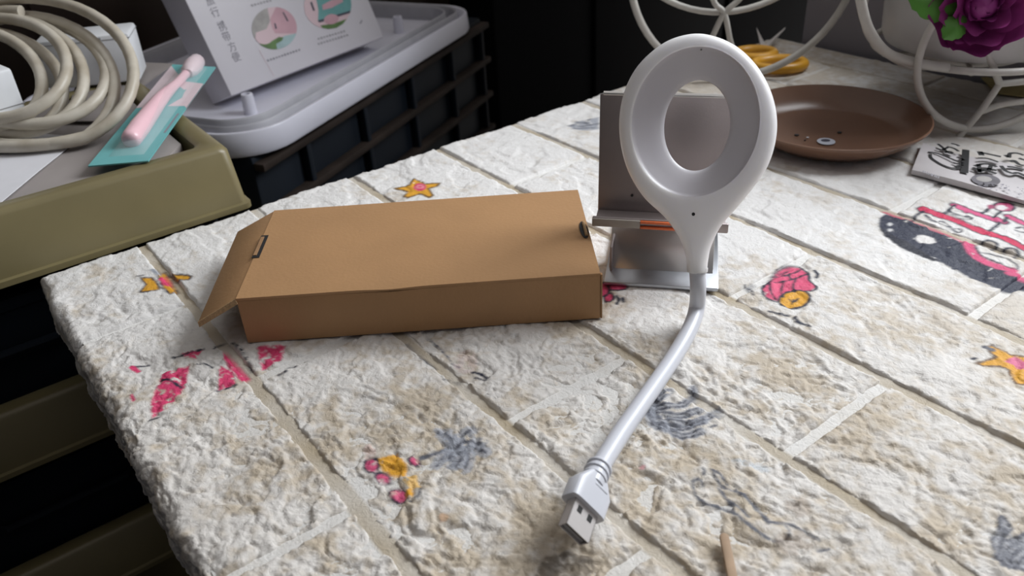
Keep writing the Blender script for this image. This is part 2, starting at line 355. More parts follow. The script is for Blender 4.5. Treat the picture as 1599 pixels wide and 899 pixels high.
fill([(942, 140), (980, 122), (1030, 150), (1040, 170), (1000, 168), (970, 150)], (.66, .16, .28), A7, .15); line([(830, 130), (845, 128)], NAVY, A7, .012); line([(875, 92), (900, 100)], GRY, A7, .03)
q = [(902, 765), (925, 730), (930, 685), (968, 722), (945, 765), (985, 760), (1040, 745), (1100, 790), (1060, 880), (990, 866), (955, 866), (915, 825)]
fill(q, LGR, A7, .3, .8); line(loop(q), GRY, A7, .014, .25)
for q in ([(935, 860), (955, 800), (1000, 770)], [(960, 866), (985, 810), (1040, 790)], [(925, 820), (935, 770), (950, 730)], [(985, 866), (1010, 830), (1060, 820)]): line(q, GRY, A7, .018, .2)
A8 = (800, 480, 2.145)     # grey weed beside the lamp's neck and a line drawing in front
for q in ([(462, 352), (482, 312), (522, 280)], [(470, 330), (560, 328), (602, 300), (605, 268)], [(480, 350), (560, 362), (622, 345)], [(488, 370), (580, 388), (650, 370), (688, 345)], [(500, 388), (570, 402), (640, 382)], [(508, 402), (570, 428), (628, 418)], [(455, 345), (470, 380), (510, 400)]):
    line(q, LGR, A8, .05, .35, .75); line([(a, b-6) for a, b in q], GRY, A8, .013, .25); line([(a+2, b+7) for a, b in q], GRY, A8, .013, .25)
for q in ([(660, 402), (682, 392)], [(605, 580), (612, 622), (645, 655), (705, 668), (745, 690), (790, 730), (858, 778)], [(605, 580), (625, 575), (640, 595)], [(670, 548), (685, 580), (720, 605), (770, 625), (820, 665), (858, 722)], [(670, 548), (690, 556), (720, 590)], [(690, 600), (720, 640), (760, 665), (790, 700)], [(640, 545), (642, 560)], [(730, 650), (745, 690)]):
    line(q, GRY, A8, .014, .25)
for q in ([(0, 595), (60, 642), (105, 706), (170, 722), (186, 750), (150, 785), (100, 765), (60, 735), (0, 682)], [(105, 706), (205, 722), (290, 772)], [(290, 805), (328, 798)], [(100, 690), (110, 715)]):
    line(q, GRY, A7, .013, .25)
line([(745, 518), (800, 525), (850, 535)], (.50, .56, .62), A8, .03, .4, .6); fill(ell(437, 535, 10, 8), (.7, .3, .33), A8, .3, .7)
A9 = (880, 280, 4.496)     # pink shape in front of the phone stand
for c in ((375, 752, 75, 34), (318, 830, 34, 34), (270, 770, 50, 50)):
    q = ell(*c); fill(q, (.66, .07, .17), A9, .12); line(loop(q), NAVY, A9, .014, .1)
line([(372, 822), (388, 850), (375, 878)], NAVY, A9, .02); line([(415, 842), (420, 862)], NAVY, A9, .022)
A10 = (740, 0, 2.996)      # little grey fish behind the stand
q = [(440, 588), (480, 565), (540, 555), (585, 545), (585, 603), (530, 612), (470, 604)]
fill(q, LGR, A10, .35, .9)
for q in ([(445, 588), (520, 585), (585, 575)], [(480, 565), (540, 575)], [(470, 600), (560, 595)], [(540, 555), (520, 570)], [(440, 585), (470, 575)]): line(q, GRY, A10, .02, .3)
# brown dirt patches; the first also paints in the plug's shadow
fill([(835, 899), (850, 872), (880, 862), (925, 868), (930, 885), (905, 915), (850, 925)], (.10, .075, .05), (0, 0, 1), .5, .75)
fill(ell(1240, 846, 30, 20), (.34, .26, .19), (0, 0, 1), .55, .5); fill(ell(1245, 790, 22, 18), (.34, .26, .19), (0, 0, 1), .5, .5)

def sdf(q, P, closed):
    d = np.full(len(P), 1e9); ins = np.zeros(len(P), bool); n = len(q)
    for i in range(n if closed else n-1):
        a, b = q[i], q[(i+1) % n]; ab = b-a; L = max(ab@ab, 1e-12)
        t = np.clip(((P-a)@ab)/L, 0, 1); d = np.minimum(d, np.hypot(*(P-a-t[:, None]*ab).T))
        if closed:
            c = (a[1] > P[:, 1]) != (b[1] > P[:, 1])
            xx = a[0]+(P[:, 1]-a[1])*(b[0]-a[0])/((b[1]-a[1]) if abs(b[1]-a[1]) > 1e-12 else 1e-12)
            ins ^= c & (P[:, 0] < xx)
    return np.where(ins, -d, d) if closed else d
def paint(x, y, res):
    C = np.zeros((len(x), 4)); P = np.stack([x, y], 1)
    lo, hi = P.min(0), P.max(0)
    for kind, q, col, wear, a, w in PRINTS:
        mn, mx = q.min(0)-w-.03, q.max(0)+w+.03
        if (mn > hi).any() or (mx < lo).any(): continue
        idx = np.nonzero((P >= mn).all(1) & (P <= mx).all(1))[0]
        if len(idx) == 0: continue
        p = P[idx]
        d = sdf(q, p, kind == 'f')+.006*perlin(p[:, 0]*24, p[:, 1]*24, 31)
        if kind == 'l': d = d-w/2
        cov = np.clip(.5-d/(1.3*res), 0, 1)
        nz = fbm(p[:, 0]*16, p[:, 1]*16, 3, 41)*1.3+.62
        cov = cov*a*sstep(wear-.22, wear+.12, nz+.12) if wear > 0 else cov*a
        ca = C[idx]; na = cov+ca[:, 3]*(1-cov)
        ok = na > 1e-6
        rgb = (np.array(col)[None]*cov[:, None]+ca[:, :3]*(ca[:, 3]*(1-cov))[:, None])
        rgb[ok] /= na[ok][:, None]
        C[idx] = np.concatenate([rgb, na[:, None]], 1)
    return C
def soil(x, y):
    q = .12*fbm(x*4, y*4, 3, 53); s = fbm(x*.9+2, y*.9, 3, 51)*1.5+fbm((x+q)*3.2, (y-q)*4.2, 4, 55)*1.5
    ramp = sstep(5.8, 1.5, x-.35*(y+3))*.50+sstep(6.3, 8.0, -y+.25*(x-4))*.75
    fine = fbm(x*14, y*14, 3, 57)
    return np.clip(sstep(.05, 1.15, s*.75+ramp*1.25+fine*.9)*.66*(1-.45*sstep(4.2, 6.0, -y)*sstep(4.2, 3.4, x))+.02+.26*sstep(5.5, 2.2, x-.75*(y+2.6)), 0, .95)

def grid_mesh(name, co, nx, ny, m, parent, o0, C, so):
    me = bpy.data.meshes.new(name)
    n = nx*ny; me.vertices.add(n); me.vertices.foreach_set('co', ((co-np.asarray(o0))*S).astype(np.float32).ravel())
    i, j = np.meshgrid(np.arange(nx-1), np.arange(ny-1), indexing='ij'); a = (i*ny+j).ravel()
    f = np.stack([a, a+ny, a+ny+1, a+1], 1); k = len(f)
    me.loops.add(4*k); me.loops.foreach_set('vertex_index', f.astype(np.int32).ravel())
    me.polygons.add(k); me.polygons.foreach_set('loop_start', np.arange(0, 4*k, 4, dtype=np.int32))
    me.update(calc_edges=True); me.validate()
    at = me.attributes.new('print', 'FLOAT_COLOR', 'POINT'); at.data.foreach_set('color', C.astype(np.float32).ravel())
    at = me.attributes.new('soil', 'FLOAT', 'POINT'); at.data.foreach_set('value', so.astype(np.float32))
    me.polygons.foreach_set('use_smooth', [True]*k)
    o = bpy.data.objects.new(name, me); COL.objects.link(o); me.materials.append(M[m]); o.parent = parent
    if o.parent: o['_o'] = [float(v) for v in o0]
    return o

# ================================================================== SETTING
FLOOR_Z = -9.6; WALL_Y = -9.72
MB().box((-22, WALL_Y-10, FLOOR_Z-.3), (52, 0, 0), (0, 30, 0), (0, 0, .3)).build('floor', 'floorm', kind='structure')
w = MB()   # wall with the window: built around the opening
wx0, wx1, wz0, wz1 = -6.5, 6.2, 2.3, 17.0
w.box((-22, WALL_Y-1, FLOOR_Z), (wx0+22, 0, 0), (0, 1, 0), (0, 0, 31)); w.box((wx1, WALL_Y-1, FLOOR_Z), (6.6-wx1, 0, 0), (0, 1, 0), (0, 0, 31))
w.box((wx0, WALL_Y-1, FLOOR_Z), (wx1-wx0, 0, 0), (0, 1, 0), (0, 0, wz0-FLOOR_Z)); w.box((wx0, WALL_Y-1, wz1), (wx1-wx0, 0, 0), (0, 1, 0), (0, 0, 21.4-wz1))
w.build('wall_right', 'wallp', smooth=0, kind='structure')
win = thing('window_1', ((wx0+wx1)/2, WALL_Y-.5, wz0), 'painted window frame in the grey wall', 'window'); del win['category']; win['kind'] = 'structure'
for x in (wx0, (wx0+wx1)/2-.2, wx1-.4): MB().box((x, WALL_Y-.7, wz0), (.4, 0, 0), (0, .4, 0), (0, 0, wz1-wz0)).build('window_frame', 'framem', win)
for z in (wz0, wz1-.4): MB().box((wx0+.4, WALL_Y-.7, z), (wx1-wx0-.8, 0, 0), (0, .4, 0), (0, 0, .4)).build('window_frame', 'framem', win)
MB().box((28, -20, FLOOR_Z), (.5, 0, 0), (0, 30, 0), (0, 0, 30)).build('wall_back', 'darkwall', smooth=0, kind='structure')
MB().box((-22, 9, FLOOR_Z), (50, 0, 0), (0, .5, 0), (0, 0, 30)).build('wall_left', 'darkwall', smooth=0, kind='structure')
MB().box((-9.5, WALL_Y, FLOOR_Z), (.5, 0, 0), (0, 18.7, 0), (0, 0, 23)).build('wall_front_blocker', 'wallp', smooth=0, kind='structure')  # unseen wall added behind the camera to block low ambient light
MB().box((6.6, WALL_Y-10, FLOOR_Z), (.4, 0, 0), (0, 9.2, 0), (0, 0, 31)).build('wall_corner', 'darkwall', smooth=0, kind='structure')

# ================================================================== TABLE + FOAM COVER
EX, EY = 6.94, -.27         # back and left edge of the table
tb = thing('work_table', (2.5, -5, FLOOR_Z), 'dark work table standing under the white embossed foam cover', 'table')
MB().box((-1.6, -9.62, -.50), (EX-.06+1.6, 0, 0), (0, 9.62+EY-.10, 0), (0, 0, .40)).build('tabletop', 'tabletop', tb, bevel=.03)
MB().box((-1.3, EY-.62, -1.35), (EX+.9, 0, 0), (0, .30, 0), (0, 0, .85)).build('apron', 'apron', tb, bevel=.03)
MB().box((EX-.5, -9.3, -1.35), (.25, 0, 0), (0, 9.3+EY-.65, 0), (0, 0, .85)).build('apron', 'apron', tb, bevel=.03)
for x in (-1.2, EX-.75):
    for y in (-9.4, EY-.75): MB().box((x, y, FLOOR_Z), (.5, 0, 0), (0, .5, 0), (0, 0, -.5-FLOOR_Z)).build('leg', 'apron', tb, bevel=.04)
cov = thing('foam_table_cover', (2.5, -5, -.09), 'white brick-embossed foam sheet with small seaside drawings covering the table', 'table cover')
COV0 = cov['_o'][:]
G = .051
def wrap(x, y, h):          # flat on top, then rolled over the left edge of the table
    R = .10; y1 = EY-R+.02
    s = np.maximum(y-y1, 0); arc = R*math.pi/2
    th = np.minimum(s/R, math.pi/2); drop = np.maximum(s-arc, 0)
    py = np.where(s > 0, y1+(R+h)*np.sin(th), y); pz = np.where(s > 0, -R+(R+h)*np.cos(th)-drop, h)
    return np.stack([x, py, pz], 1)
courses = {}
for k in range(-1, 9):
    ya = -1.094-k if k >= 0 else EY+.34; yb = max(-1.094-(k+1), -9.62)
    js = [-2.16, .46, 3.08, 5.70] if k % 2 else [-3.36, -.74, 1.88, 4.50]
    js = [j+random.uniform(-.02, .02) for j in js if j > -1.6]
    xs = [-1.6]+js+[EX]
    for a, b in zip(xs[:-1], xs[1:]):
        if b < a+.05: continue
        x0, x1 = a+(G/2 if a > -1.5 else 0), b-(G/2 if b < EX-.1 else 0); y0, y1 = yb+G/2, ya-(G/2 if k >= 0 else 0)
        cx, cy = min(max(2.3, x0), x1), (y0+y1)/2
        dist = math.sqrt(((x0+x1)/2)**2+cy*cy+H*H)
        res = .040 if x1 < .9 else (.0105 if dist < 6.2 else (.0135 if dist < 8.2 else .019))
        nx, ny = int((x1-x0)/res)+2, int((y1-y0)/res)+2
        X, Y = np.meshgrid(np.linspace(x0, x1, nx), np.linspace(y0, y1, ny), indexing='ij'); x, y = X.ravel(), Y.ravel()
        d = np.minimum(np.minimum(x-x0, x1-x), y-y0)
        if k >= 0: d = np.minimum(d, y1-y)
        h = relief(x, y)
        if k < 0:            # crumpled, furry roll at the edge
            e = sstep(EY-.35, EY, y); h = h*(1-.25*e)+.05*e*fbm(x*3, y*3, 3, 61)+.010*e*fbm(x*22, y*12, 2, 63)
        edge = sstep(-.004, .017, d+.010*perlin(x*11, y*11, 71)*(d > .001))
        z = -.060+(h+.060)*edge
        co = wrap(x, y, z) if k < 0 else np.stack([x, y, z], 1)
        if k < 0: co[:, 2] += sstep(EY+.25, EY+.34, y)*.05*fbm(x*3, y*0, 3, 65)
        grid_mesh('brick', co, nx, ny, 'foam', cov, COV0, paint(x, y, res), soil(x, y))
nx, ny = 330, 360; X, Y = np.meshgrid(np.linspace(-1.6, EX-.01, nx), np.linspace(-9.62, EY-.06, ny), indexing='ij'); x, y = X.ravel(), Y.ravel()
co = np.stack([x, y, -.030+.004*fbm(x*8, y*8, 2, 81)], 1)
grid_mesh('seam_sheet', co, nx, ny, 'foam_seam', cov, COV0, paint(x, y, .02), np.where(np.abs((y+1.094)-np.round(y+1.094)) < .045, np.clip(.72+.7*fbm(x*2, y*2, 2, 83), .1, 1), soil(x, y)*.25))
MB().box((-1.6, -9.62, -.098), (EX+1.6, 0, 0), (0, 9.62+EY-.03, 0), (0, 0, .026)).build('backing_sheet', 'foam_seam', cov, smooth=0)

# ================================================================== CARDBOARD BOX
A = Z(387, 536); e = V(-.568, -.823, 0); e = nrm(e); n = V(-e[1], e[0], 0); n = n if n@FW > 0 else -n
L_, W_, H_, T_ = 2.44, 1.31, .365, .022
A[2] = .002
bx = thing('cardboard_box', A+e*L_/2+n*W_/2, 'flat brown cardboard box with its left end flap open', 'box')
g = []                       # top sheet, slightly bowed
for i in np.linspace(0, 1, 41):
    row = []
    for j in np.linspace(0, 1, 21):
        dz = .006*math.sin(math.pi*i)*math.sin(math.pi*j) - .010*math.exp(-((i-.42)/.06)**2)*math.exp(-(j/.06)**2)
        row.append(A+e*L_*i+n*(W_*j)+ZUP*(H_+dz))
    g.append(row)
g = np.array(g); mb = MB(); lo = g-ZUP*T_
mb.grid(g); mb.grid(lo[:, ::-1]); mb.grid(np.stack([g[:, 0], lo[:, 0]])); mb.grid(np.stack([lo[:, -1], g[:, -1]])); mb.grid(np.stack([lo[0], g[0]])); mb.grid(np.stack([g[-1], lo[-1]]))
mb.build('top_panel', 'card', bx, smooth=30)
MB().box(A, e*L_, n*T_, ZUP*(H_-T_*.6)).build('front_panel', 'card', bx, bevel=.006)
MB().box(A+n*(W_-T_), e*L_, n*T_, ZUP*(H_-T_)).build('back_panel', 'card', bx, bevel=.006)
MB().box(A+n*T_, e*L_, n*(W_-2*T_), ZUP*T_).build('bottom_panel', 'card_in', bx)
MB().box(A+e*(L_-T_)+n*T_, e*T_, n*(W_-2*T_), ZUP*(H_-T_)).build('end_panel', 'card', bx, bevel=.004)
mb = MB(); mb.box(A+e*(L_+.001)+n*.0, e*.014, n*.03, ZUP*(H_*.97)).build('edge_fold', 'card_in', bx, bevel=.003)
# locking slot at the right end: a dark slit with the curled tab in it
c = A+e*(L_-.035)+n*.62+ZUP*(H_+.003)
ring = [c+e*(.030*math.cos(t))+n*(.13*math.sin(t)) for t in np.linspace(0, 2*math.pi, 20, endpoint=False)]
lk = MB().prism(ring, ZUP*.004).build('lock_slot', 'black', bx)
MB().tube([c+n*s+ZUP*.008+e*.008 for s in (-.10, -.04, .04, .10)], .012, 8).build('lock_tab', 'card_edge', lk)
# open flap at the left end
t = math.radians(27); fd = -e*math.cos(t)-ZUP*math.sin(t); fn = nrm(np.cross(n, fd)); fn = fn if fn[2] > 0 else -fn
hp = A+ZUP*(H_-.004)
q = [hp+n*.0, hp+n*W_, hp+n*(W_+.02)+fd*.38, hp+n*(-.03)+fd*.315]
fl = MB().prism(q, -fn*T_).build('end_flap', 'card', bx, bevel=.004)
MB().prism([hp+n*.0+fd*.005+fn*.001, hp+n*(-.03)+fd*.315+fn*.001, hp+n*(-.045)+fd*.322-fn*.03, hp+n*(-.02)+fd*.005-fn*.03], n*.012).build('torn_edge', 'card_edge', fl)
s0 = hp+n*.54-e*.012+ZUP*.006
MB().prism([s0, s0+n*.34, s0+n*.34+e*.055, s0+e*.055], ZUP*.003).build('tab_slot', 'black', fl, smooth=0)
MB().prism([s0+e*.006+n*.03, s0+n*.31+e*.006, s0+n*.31+e*.03, s0+n*.03+e*.03], ZUP*.008).build('tuck_tab', 'card_in', fl, smooth=0)
# dust flaps folded inside the open end
MB().prism([A+n*.03+ZUP*.03, A+n*.03+ZUP*(H_-.05), A+n*.03+e*.30+ZUP*(H_-.06)+n*.10, A+n*.03+e*.30+ZUP*.05+n*.10], n*.018).build('dust_flap', 'card_in', bx, smooth=0)
MB().prism([A+n*(W_-.05)+ZUP*.03, A+n*(W_-.05)+ZUP*(H_-.05), A+n*(W_-.15)+e*.30+ZUP*(H_-.06), A+n*(W_-.15)+e*.30+ZUP*.05], n*.018).build('dust_flap', 'card_in', bx, smooth=0)

# ================================================================== RING LAMP
W0 = Z(1083, 510, .055); nh = nrm(V(W0[0], W0[1], 0)); ln = math.radians(23)
ey = nh*math.sin(ln)+ZUP*math.cos(ln); ex = V(nh[1], -nh[0], 0); ez = nrm(np.cross(ex, ey)); ez = ez if ez@FW < 0 else -ez
lp = thing('ring_lamp', V(W0[0], W0[1], 0), 'white ring-shaped lamp with a bendable neck ending in a USB plug', 'lamp')
out_px = [(1073, 424), (1071, 400), (1063, 376), (1054, 360), (1036, 337), (1003, 305), (978, 260), (967, 205), (972, 153), (992, 108), (1026, 74), (1060, 57), (1099, 53), (1143, 68), (1178, 98), (1202, 138), (1213, 182), (1210, 226), (1193, 270), (1155, 319), (1126, 353), (1111, 383), (1106, 405), (1104, 424)]
P2 = lambda x, y: (lambda p: V((p-W0)@ex, (p-W0)@ey, 0))(PL(x, y, W0, ez))
O = spline([P2(*p) for p in out_px], 6)                       # open spline; closed by the flat neck end
O += [O[-1]*(1-t)+O[0]*t for t in (.2, .4, .6, .8)]
O = np.array(O); No = len(O)
ic = P2(1085, 192); hc = P2(1088, 196)
irx, iry = (P2(1184, 192)-P2(986, 192))[0]/2, (P2(1085, 76)-P2(1085, 308))[1]/2
hrx, hry = (P2(1140, 196)-P2(1036, 196))[0]/2, (P2(1088, 125)-P2(1088, 268))[1]/2
yt = P2(1088, 352)[1]; yend = O[:, 1].min()
ang0 = np.arctan2((O[:, 1]-ic[1])/iry, (O[:, 0]-ic[0])/irx)
cut = [k for k in range(No) if O[k, 1] >= yt]; aL, aR = ang0[cut[0]], ang0[cut[-1]]
def target(rx, ry, c):       # inner ring above, centre line of the neck below
    T = np.zeros((No, 3)); yb = c[1]-ry
    for k in range(No):
        x, y = O[k, 0], O[k, 1]; left = k < No/2
        if y < yt:
            f = (y-yend)/(yt-yend); T[k] = (c[0]*f+(O[0, 0]+O[len(out_px)*6-6, 0])/2*(1-f), yend+(yb-yend)*f**1.2, 0)
        else:
            a = (ang0[k]+math.pi/2) % (2*math.pi)          # 0 at the bottom, counter-clockwise
            lo_, hi_ = (aR+math.pi/2) % (2*math.pi), (aL+math.pi/2) % (2*math.pi)
            a = (a-lo_)/(hi_-lo_)*2*math.pi-math.pi/2
            T[k] = (c[0]+rx*math.cos(a), c[1]+ry*math.sin(a), 0)
    return T
I = target(irx, iry, ic); Hh = target(hrx, hry, hc)
def lampring(P, z):
    z = np.broadcast_to(np.asarray(z, float).ravel(), (len(P),)) if np.size(z) > 1 else [float(z)]*len(P)
    return np.array([W0+ex*p[0]+ey*p[1]+ez*q for p, q in zip(P, z)])
def toward(T, dl, fr=.86):
    d = T-O; L = np.linalg.norm(d, axis=1)[:, None]+1e-9; return O+d*np.minimum(dl/L, fr)
rings = [lampring(O, 0)]
for dl, z, fr in ((.004, .024, .06), (.014, .046, .2), (.032, .064, .42), (.055, .073, .66), (.078, .075, .84)): rings.append(lampring(toward(I, dl, fr), z))
for f, z in ((.5, .074), (.86, .069), (1.0, .058)):
    q = toward(I, .078, .84); rings.append(lampring(q*(1-f)+I*f, np.where(O[:, 1] < yt, .075, z)[:, None]))
back = [lampring(O, 0)]
for dl, z, fr in ((.004, -.020, .06), (.016, -.040, .25), (.04, -.056, .5), (.075, -.062, .8)): back.append(lampring(toward(Hh, dl, fr), z))
for f in (.5, 1.0): q = toward(Hh, .075, .8); back.append(lampring(q*(1-f)+Hh*f, -.062))
mb = MB(); mb.grid(np.array(rings), closed_v=True); mb.grid(np.array(back)[::-1], closed_v=True)
mb.build('lamp_housing', 'lamp', lp, smooth=70)
th = np.linspace(0, 2*math.pi, 96, endpoint=False); df = []
for f, z in ((-.01, .060), (.03, .040), (.12, .028), (.5, -.008), (.85, -.038), (.97, -.052), (1.0, -.0625)):
    rx, ry, c = irx*(1-f)+hrx*f, iry*(1-f)+hry*f, ic*(1-f)+hc*f
    df.append(lampring([V(c[0]+rx*math.cos(t), c[1]+ry*math.sin(t), 0) for t in th], z))
MB().grid(np.array(df), closed_v=True).build('light_diffuser', 'diffuser', lp, smooth=50)
p = P2(1083, 333); c = W0+ex*p[0]+ey*p[1]+ez*.0755
MB().prism([c+.011*(ex*math.cos(t)+ey*math.sin(t)) for t in np.linspace(0, 2*math.pi, 16, endpoint=False)], ez*.0015).build('sensor_dot', 'black', lp, smooth=0)
p = P2(1095, 79); c = W0+ex*p[0]+ey*p[1]+ez*.046
MB().prism([c+.006*(ex*math.cos(t)+ey*math.sin(t)) for t in np.linspace(0, 2*math.pi, 10, endpoint=False)], ez*.004).build('scuff', 'seam', lp, smooth=0)
ne = P2(1088.5, 424); nb = W0+ex*ne[0]+ey*ne[1]
nk = [nb+ey*.10, nb+ey*.02, PL(1090, 450, W0, ez), Z(1088, 480, .135)]
for x, y, z in ((1080, 507, .082), (1064, 538, .060), (1041, 574, .072), (1011, 617, .105), (985, 654, .13), (967, 680, .150), (950, 707, .168), (936, 730, .182)): nk.append(Z(x, y, z))
MB().tube(spline(nk, 8), .053, 18).build('gooseneck', 'cable_white', lp, smooth=60)
MB().tube([nb+ey*.03, nb+ey*.004, nb-ey*.004], [.068, .068, .060], 20).build('neck_collar', 'lamp', lp)
# plug
pe = Z(936, 730, .182)
ax = nrm(-.056*RT-.096*UP-.115*FW); wd = nrm(.105*RT-.108*UP+.039*FW); wd = nrm(wd-ax*(wd@ax)); nn_ = nrm(np.cross(ax, wd)); nn_ = nn_ if nn_@FW < 0 else -nn_
tube_d = nrm(pe-Z(950, 707, .168))
pts = [pe-tube_d*.02, pe+tube_d*.02, pe+nrm(tube_d+ax)*.07, pe+nrm(tube_d+ax)*.13]
sr = MB(); sr.tube(pts, [.058, .061, .063, .064], 18).build('strain_relief', 'cable_white', lp)
for k, f in enumerate((.005, .045, .085)):
    q = pe+nrm(tube_d+ax*.6*k)*f
    MB().tube([q-tube_d*.008, q+tube_d*.008], [.070, .070], 18).build('relief_ring', 'cable_white', lp, bevel=.004)
b0 = pe+nrm(tube_d+ax)*.125
bw, bt, bl = .116, .058, .155
prof = [(-.04, .55), (-.015, .70), (.04, 1.0), (bl, 1.0)]
g = []
for a, s_ in prof:
    w_, t_ = bw*s_, bt*(.8+.2*s_); rr = []
    for k in range(24):
        t = 2*math.pi*k/24; cx_, cy_ = math.cos(t), math.sin(t); pw = .35
        rr.append(b0+ax*a+wd*(w_*math.copysign(abs(cx_)**pw, cx_))+nn_*(t_*math.copysign(abs(cy_)**pw, cy_)))
    g.append(rr)
mb = MB(); mb.grid(g, closed_v=True); mb.add(g[-1], [tuple(range(24))]); mb.add(g[0], [tuple(range(24))])
pb = mb.build('plug_body', 'cable_white', lp, smooth=50)
MB().box(b0+ax*.015-wd*.02+nn_*(bt-.004), ax*.014, wd*.09, nn_*.006).build('grip_mark', 'cable_white', pb, bevel=.003)
sw, st, sl = .080, .030, .158
so_ = b0+ax*(bl-.004)
mb = MB(); th_ = .005
mb.box(so_-wd*sw+nn_*(st-th_), ax*sl, wd*2*sw, nn_*th_); mb.box(so_-wd*sw-nn_*st, ax*sl, wd*2*sw, nn_*th_); mb.box(so_-wd*sw-nn_*st, ax*sl, wd*th_, nn_*2*st); mb.box(so_+wd*(sw-th_)-nn_*st, ax*sl, wd*th_, nn_*2*st)
sh = mb.build('plug_shell', 'steel', lp, smooth=0)
MB().box(so_-wd*(sw-.01)-nn_*(st-.008), ax*(sl-.012), wd*2*(sw-.01), nn_*.022).build('plug_tongue', 'seam', sh, smooth=0)
for s_ in (-1, 1):
    c = so_+ax*.045+wd*s_*.036+nn_*(st+.0006)
    MB().box(c-ax*.018-wd*.015, ax*.036, wd*.030, nn_*.0012).build('plug_hole', 'black', sh, smooth=0)

# ================================================================== PHONE STAND
FL = Z(942, 440, .03); FR = Z(1122, 451, .03); e1 = nrm(FR-FL); n1 = V(-e1[1], e1[0], 0); n1 = n1 if n1@FW > 0 else -n1
w1 = np.linalg.norm(FR-FL); FL[2] = 0
ps = thing('phone_stand', FL+e1*w1/2+n1*.4, 'metal phone stand with an orange-striped lip behind the ring lamp', 'phone stand')
MB().box(FL+ZUP*.002, e1*w1, n1*.95, ZUP*.032).build('base_plate', 'alu_base', ps, bevel=.008)
rb = FL+n1*.20+ZUP*.034
MB().box(rb+e1*.02, e1*(w1-.06), n1*.30+ZUP*.34, n1*.02-ZUP*.018).build('riser', 'alu_bright', ps, bevel=.004)
lipL = PL(925, 348, FL+n1*.10, n1); lipR = PL(1137, 360, FL+n1*.10, n1)
le = nrm(lipR-lipL); lw = np.linalg.norm(lipR-lipL)
lt = math.radians(17); pu = nrm(n1*math.sin(lt)+ZUP*math.cos(lt)); pn = nrm(np.cross(le, pu)); pn = pn if pn@FW < 0 else -pn
bk = lipL+n1*.17                           # foot of the back plate
tl = PL(937, 146, bk, pn); tr = PL(1141, 146, bk, pn)
hgt = (tl-bk)@pu
MB().prism([bk+le*.02, bk+le*(lw-.02), bk+le*(lw-.03)+pu*hgt, tl], -pn*.028).build('back_plate', 'alu', ps, bevel=.010)
MB().tube([bk+le*.03+pu*hgt-pn*.016, bk+le*(lw-.03)+pu*hgt-pn*.016], .019, 12).build('top_roll', 'alu_bright', ps)
MB().box(lipL-ZUP*.0+le*.02, le*(lw-.04), n1*.17, ZUP*.026).build('shelf', 'alu', ps, bevel=.006)
MB().box(lipL-n1*.012-ZUP*.02, le*lw, n1*.028, ZUP*.075).build('front_lip', 'alu', ps, bevel=.010)
MB().box(lipL-n1*.028-ZUP*.012+le*.0, le*(.36*lw), n1*.018, ZUP*.062).build('rubber_pad', 'rubber', ps, bevel=.006)
for z in (-.012, .030): MB().box(lipL-n1*.030+ZUP*z+le*(.36*lw), le*(.50*lw), n1*.02, ZUP*.018).build('orange_strip', 'orange', ps, bevel=.004)
MB().box(bk+n1*.05+ZUP*.0+e1*.25, e1*.40, n1*.34-ZUP*(bk[2]-.034), n1*.03).build('rear_strut', 'alu', ps, bevel=.005)
c = PL(987, 305, bk, pn)+pn*.003
MB().prism([c+.010*(le*math.cos(t)+pu*math.sin(t)) for t in np.linspace(0, 2*math.pi, 12, endpoint=False)], pn*.002).build('screw_hole', 'black', ps, smooth=0)
# low metal side stop at the base's left, seen under the lip
MB().box(FL+n1*.16+e1*.03+ZUP*.034, n1*.26, e1*.02, ZUP*.20).build('side_tab', 'alu', ps, bevel=.005)

# ================================================================== SHELF RACK (olive tiers behind the table's corner)
RX0, RX1, RY0, RY1 = 7.03, 9.95, -2.10, 2.6
rk = thing('shelf_rack', ((RX0+RX1)/2, (RY0+RY1)/2, FLOOR_Z), 'olive plastic shelf rack with raised rims beside the table corner', 'shelf rack')
def rrect(x0, x1, y0, y1, r, z, n=6):
    P = []
    for cx, cy, a in ((x1-r, y1-r, 0), (x0+r, y1-r, 90), (x0+r, y0+r, 180), (x1-r, y0+r, 270)):
        for k in range(n+1):
            t = math.radians(a+90*k/n); P.append(V(cx+r*math.cos(t), cy+r*math.sin(t), z))
    return P
tiers = []
for zt in (.57, -1.17, -2.91, -4.65, -6.4):
    zb = zt-.60; d = .0
    g = [rrect(RX0-.03, RX1+.03, RY0-.03, RY1+.03, .07, zb), rrect(RX0-.03, RX1+.03, RY0-.03, RY1+.03, .07, zb+.05), rrect(RX0, RX1, RY0, RY1, .07, zb+.06), rrect(RX0+.03, RX1-.03, RY0+.04, RY1-.04, .09, zt-.05),
         rrect(RX0+.06, RX1-.06, RY0+.07, RY1-.07, .10, zt-.008), rrect(RX0+.10, RX1-.10, RY0+.11, RY1-.11, .10, zt), rrect(RX0+.20, RX1-.20, RY0+.21, RY1-.21, .12, zt), rrect(RX0+.24, RX1-.24, RY0+.25, RY1-.25, .12, zt-.03), rrect(RX0+.26, RX1-.26, RY0+.27, RY1-.27, .12, zb+.12)]
    mb = MB(); mb.grid(g, closed_v=True); mb.add(g[-1], [tuple(range(len(g[-1])))]); mb.add(g[0], [tuple(range(len(g[0])))])
    tiers.append(mb.build('shelf_tier', 'olive', rk, smooth=50))
for x in (RX0+.35, RX1-.35):
    for y in (RY0+.35, RY1-.35):
        MB().tube([V(x, y, FLOOR_Z), V(x, y, -.05)], .13, 12).build('post', 'crate', rk)
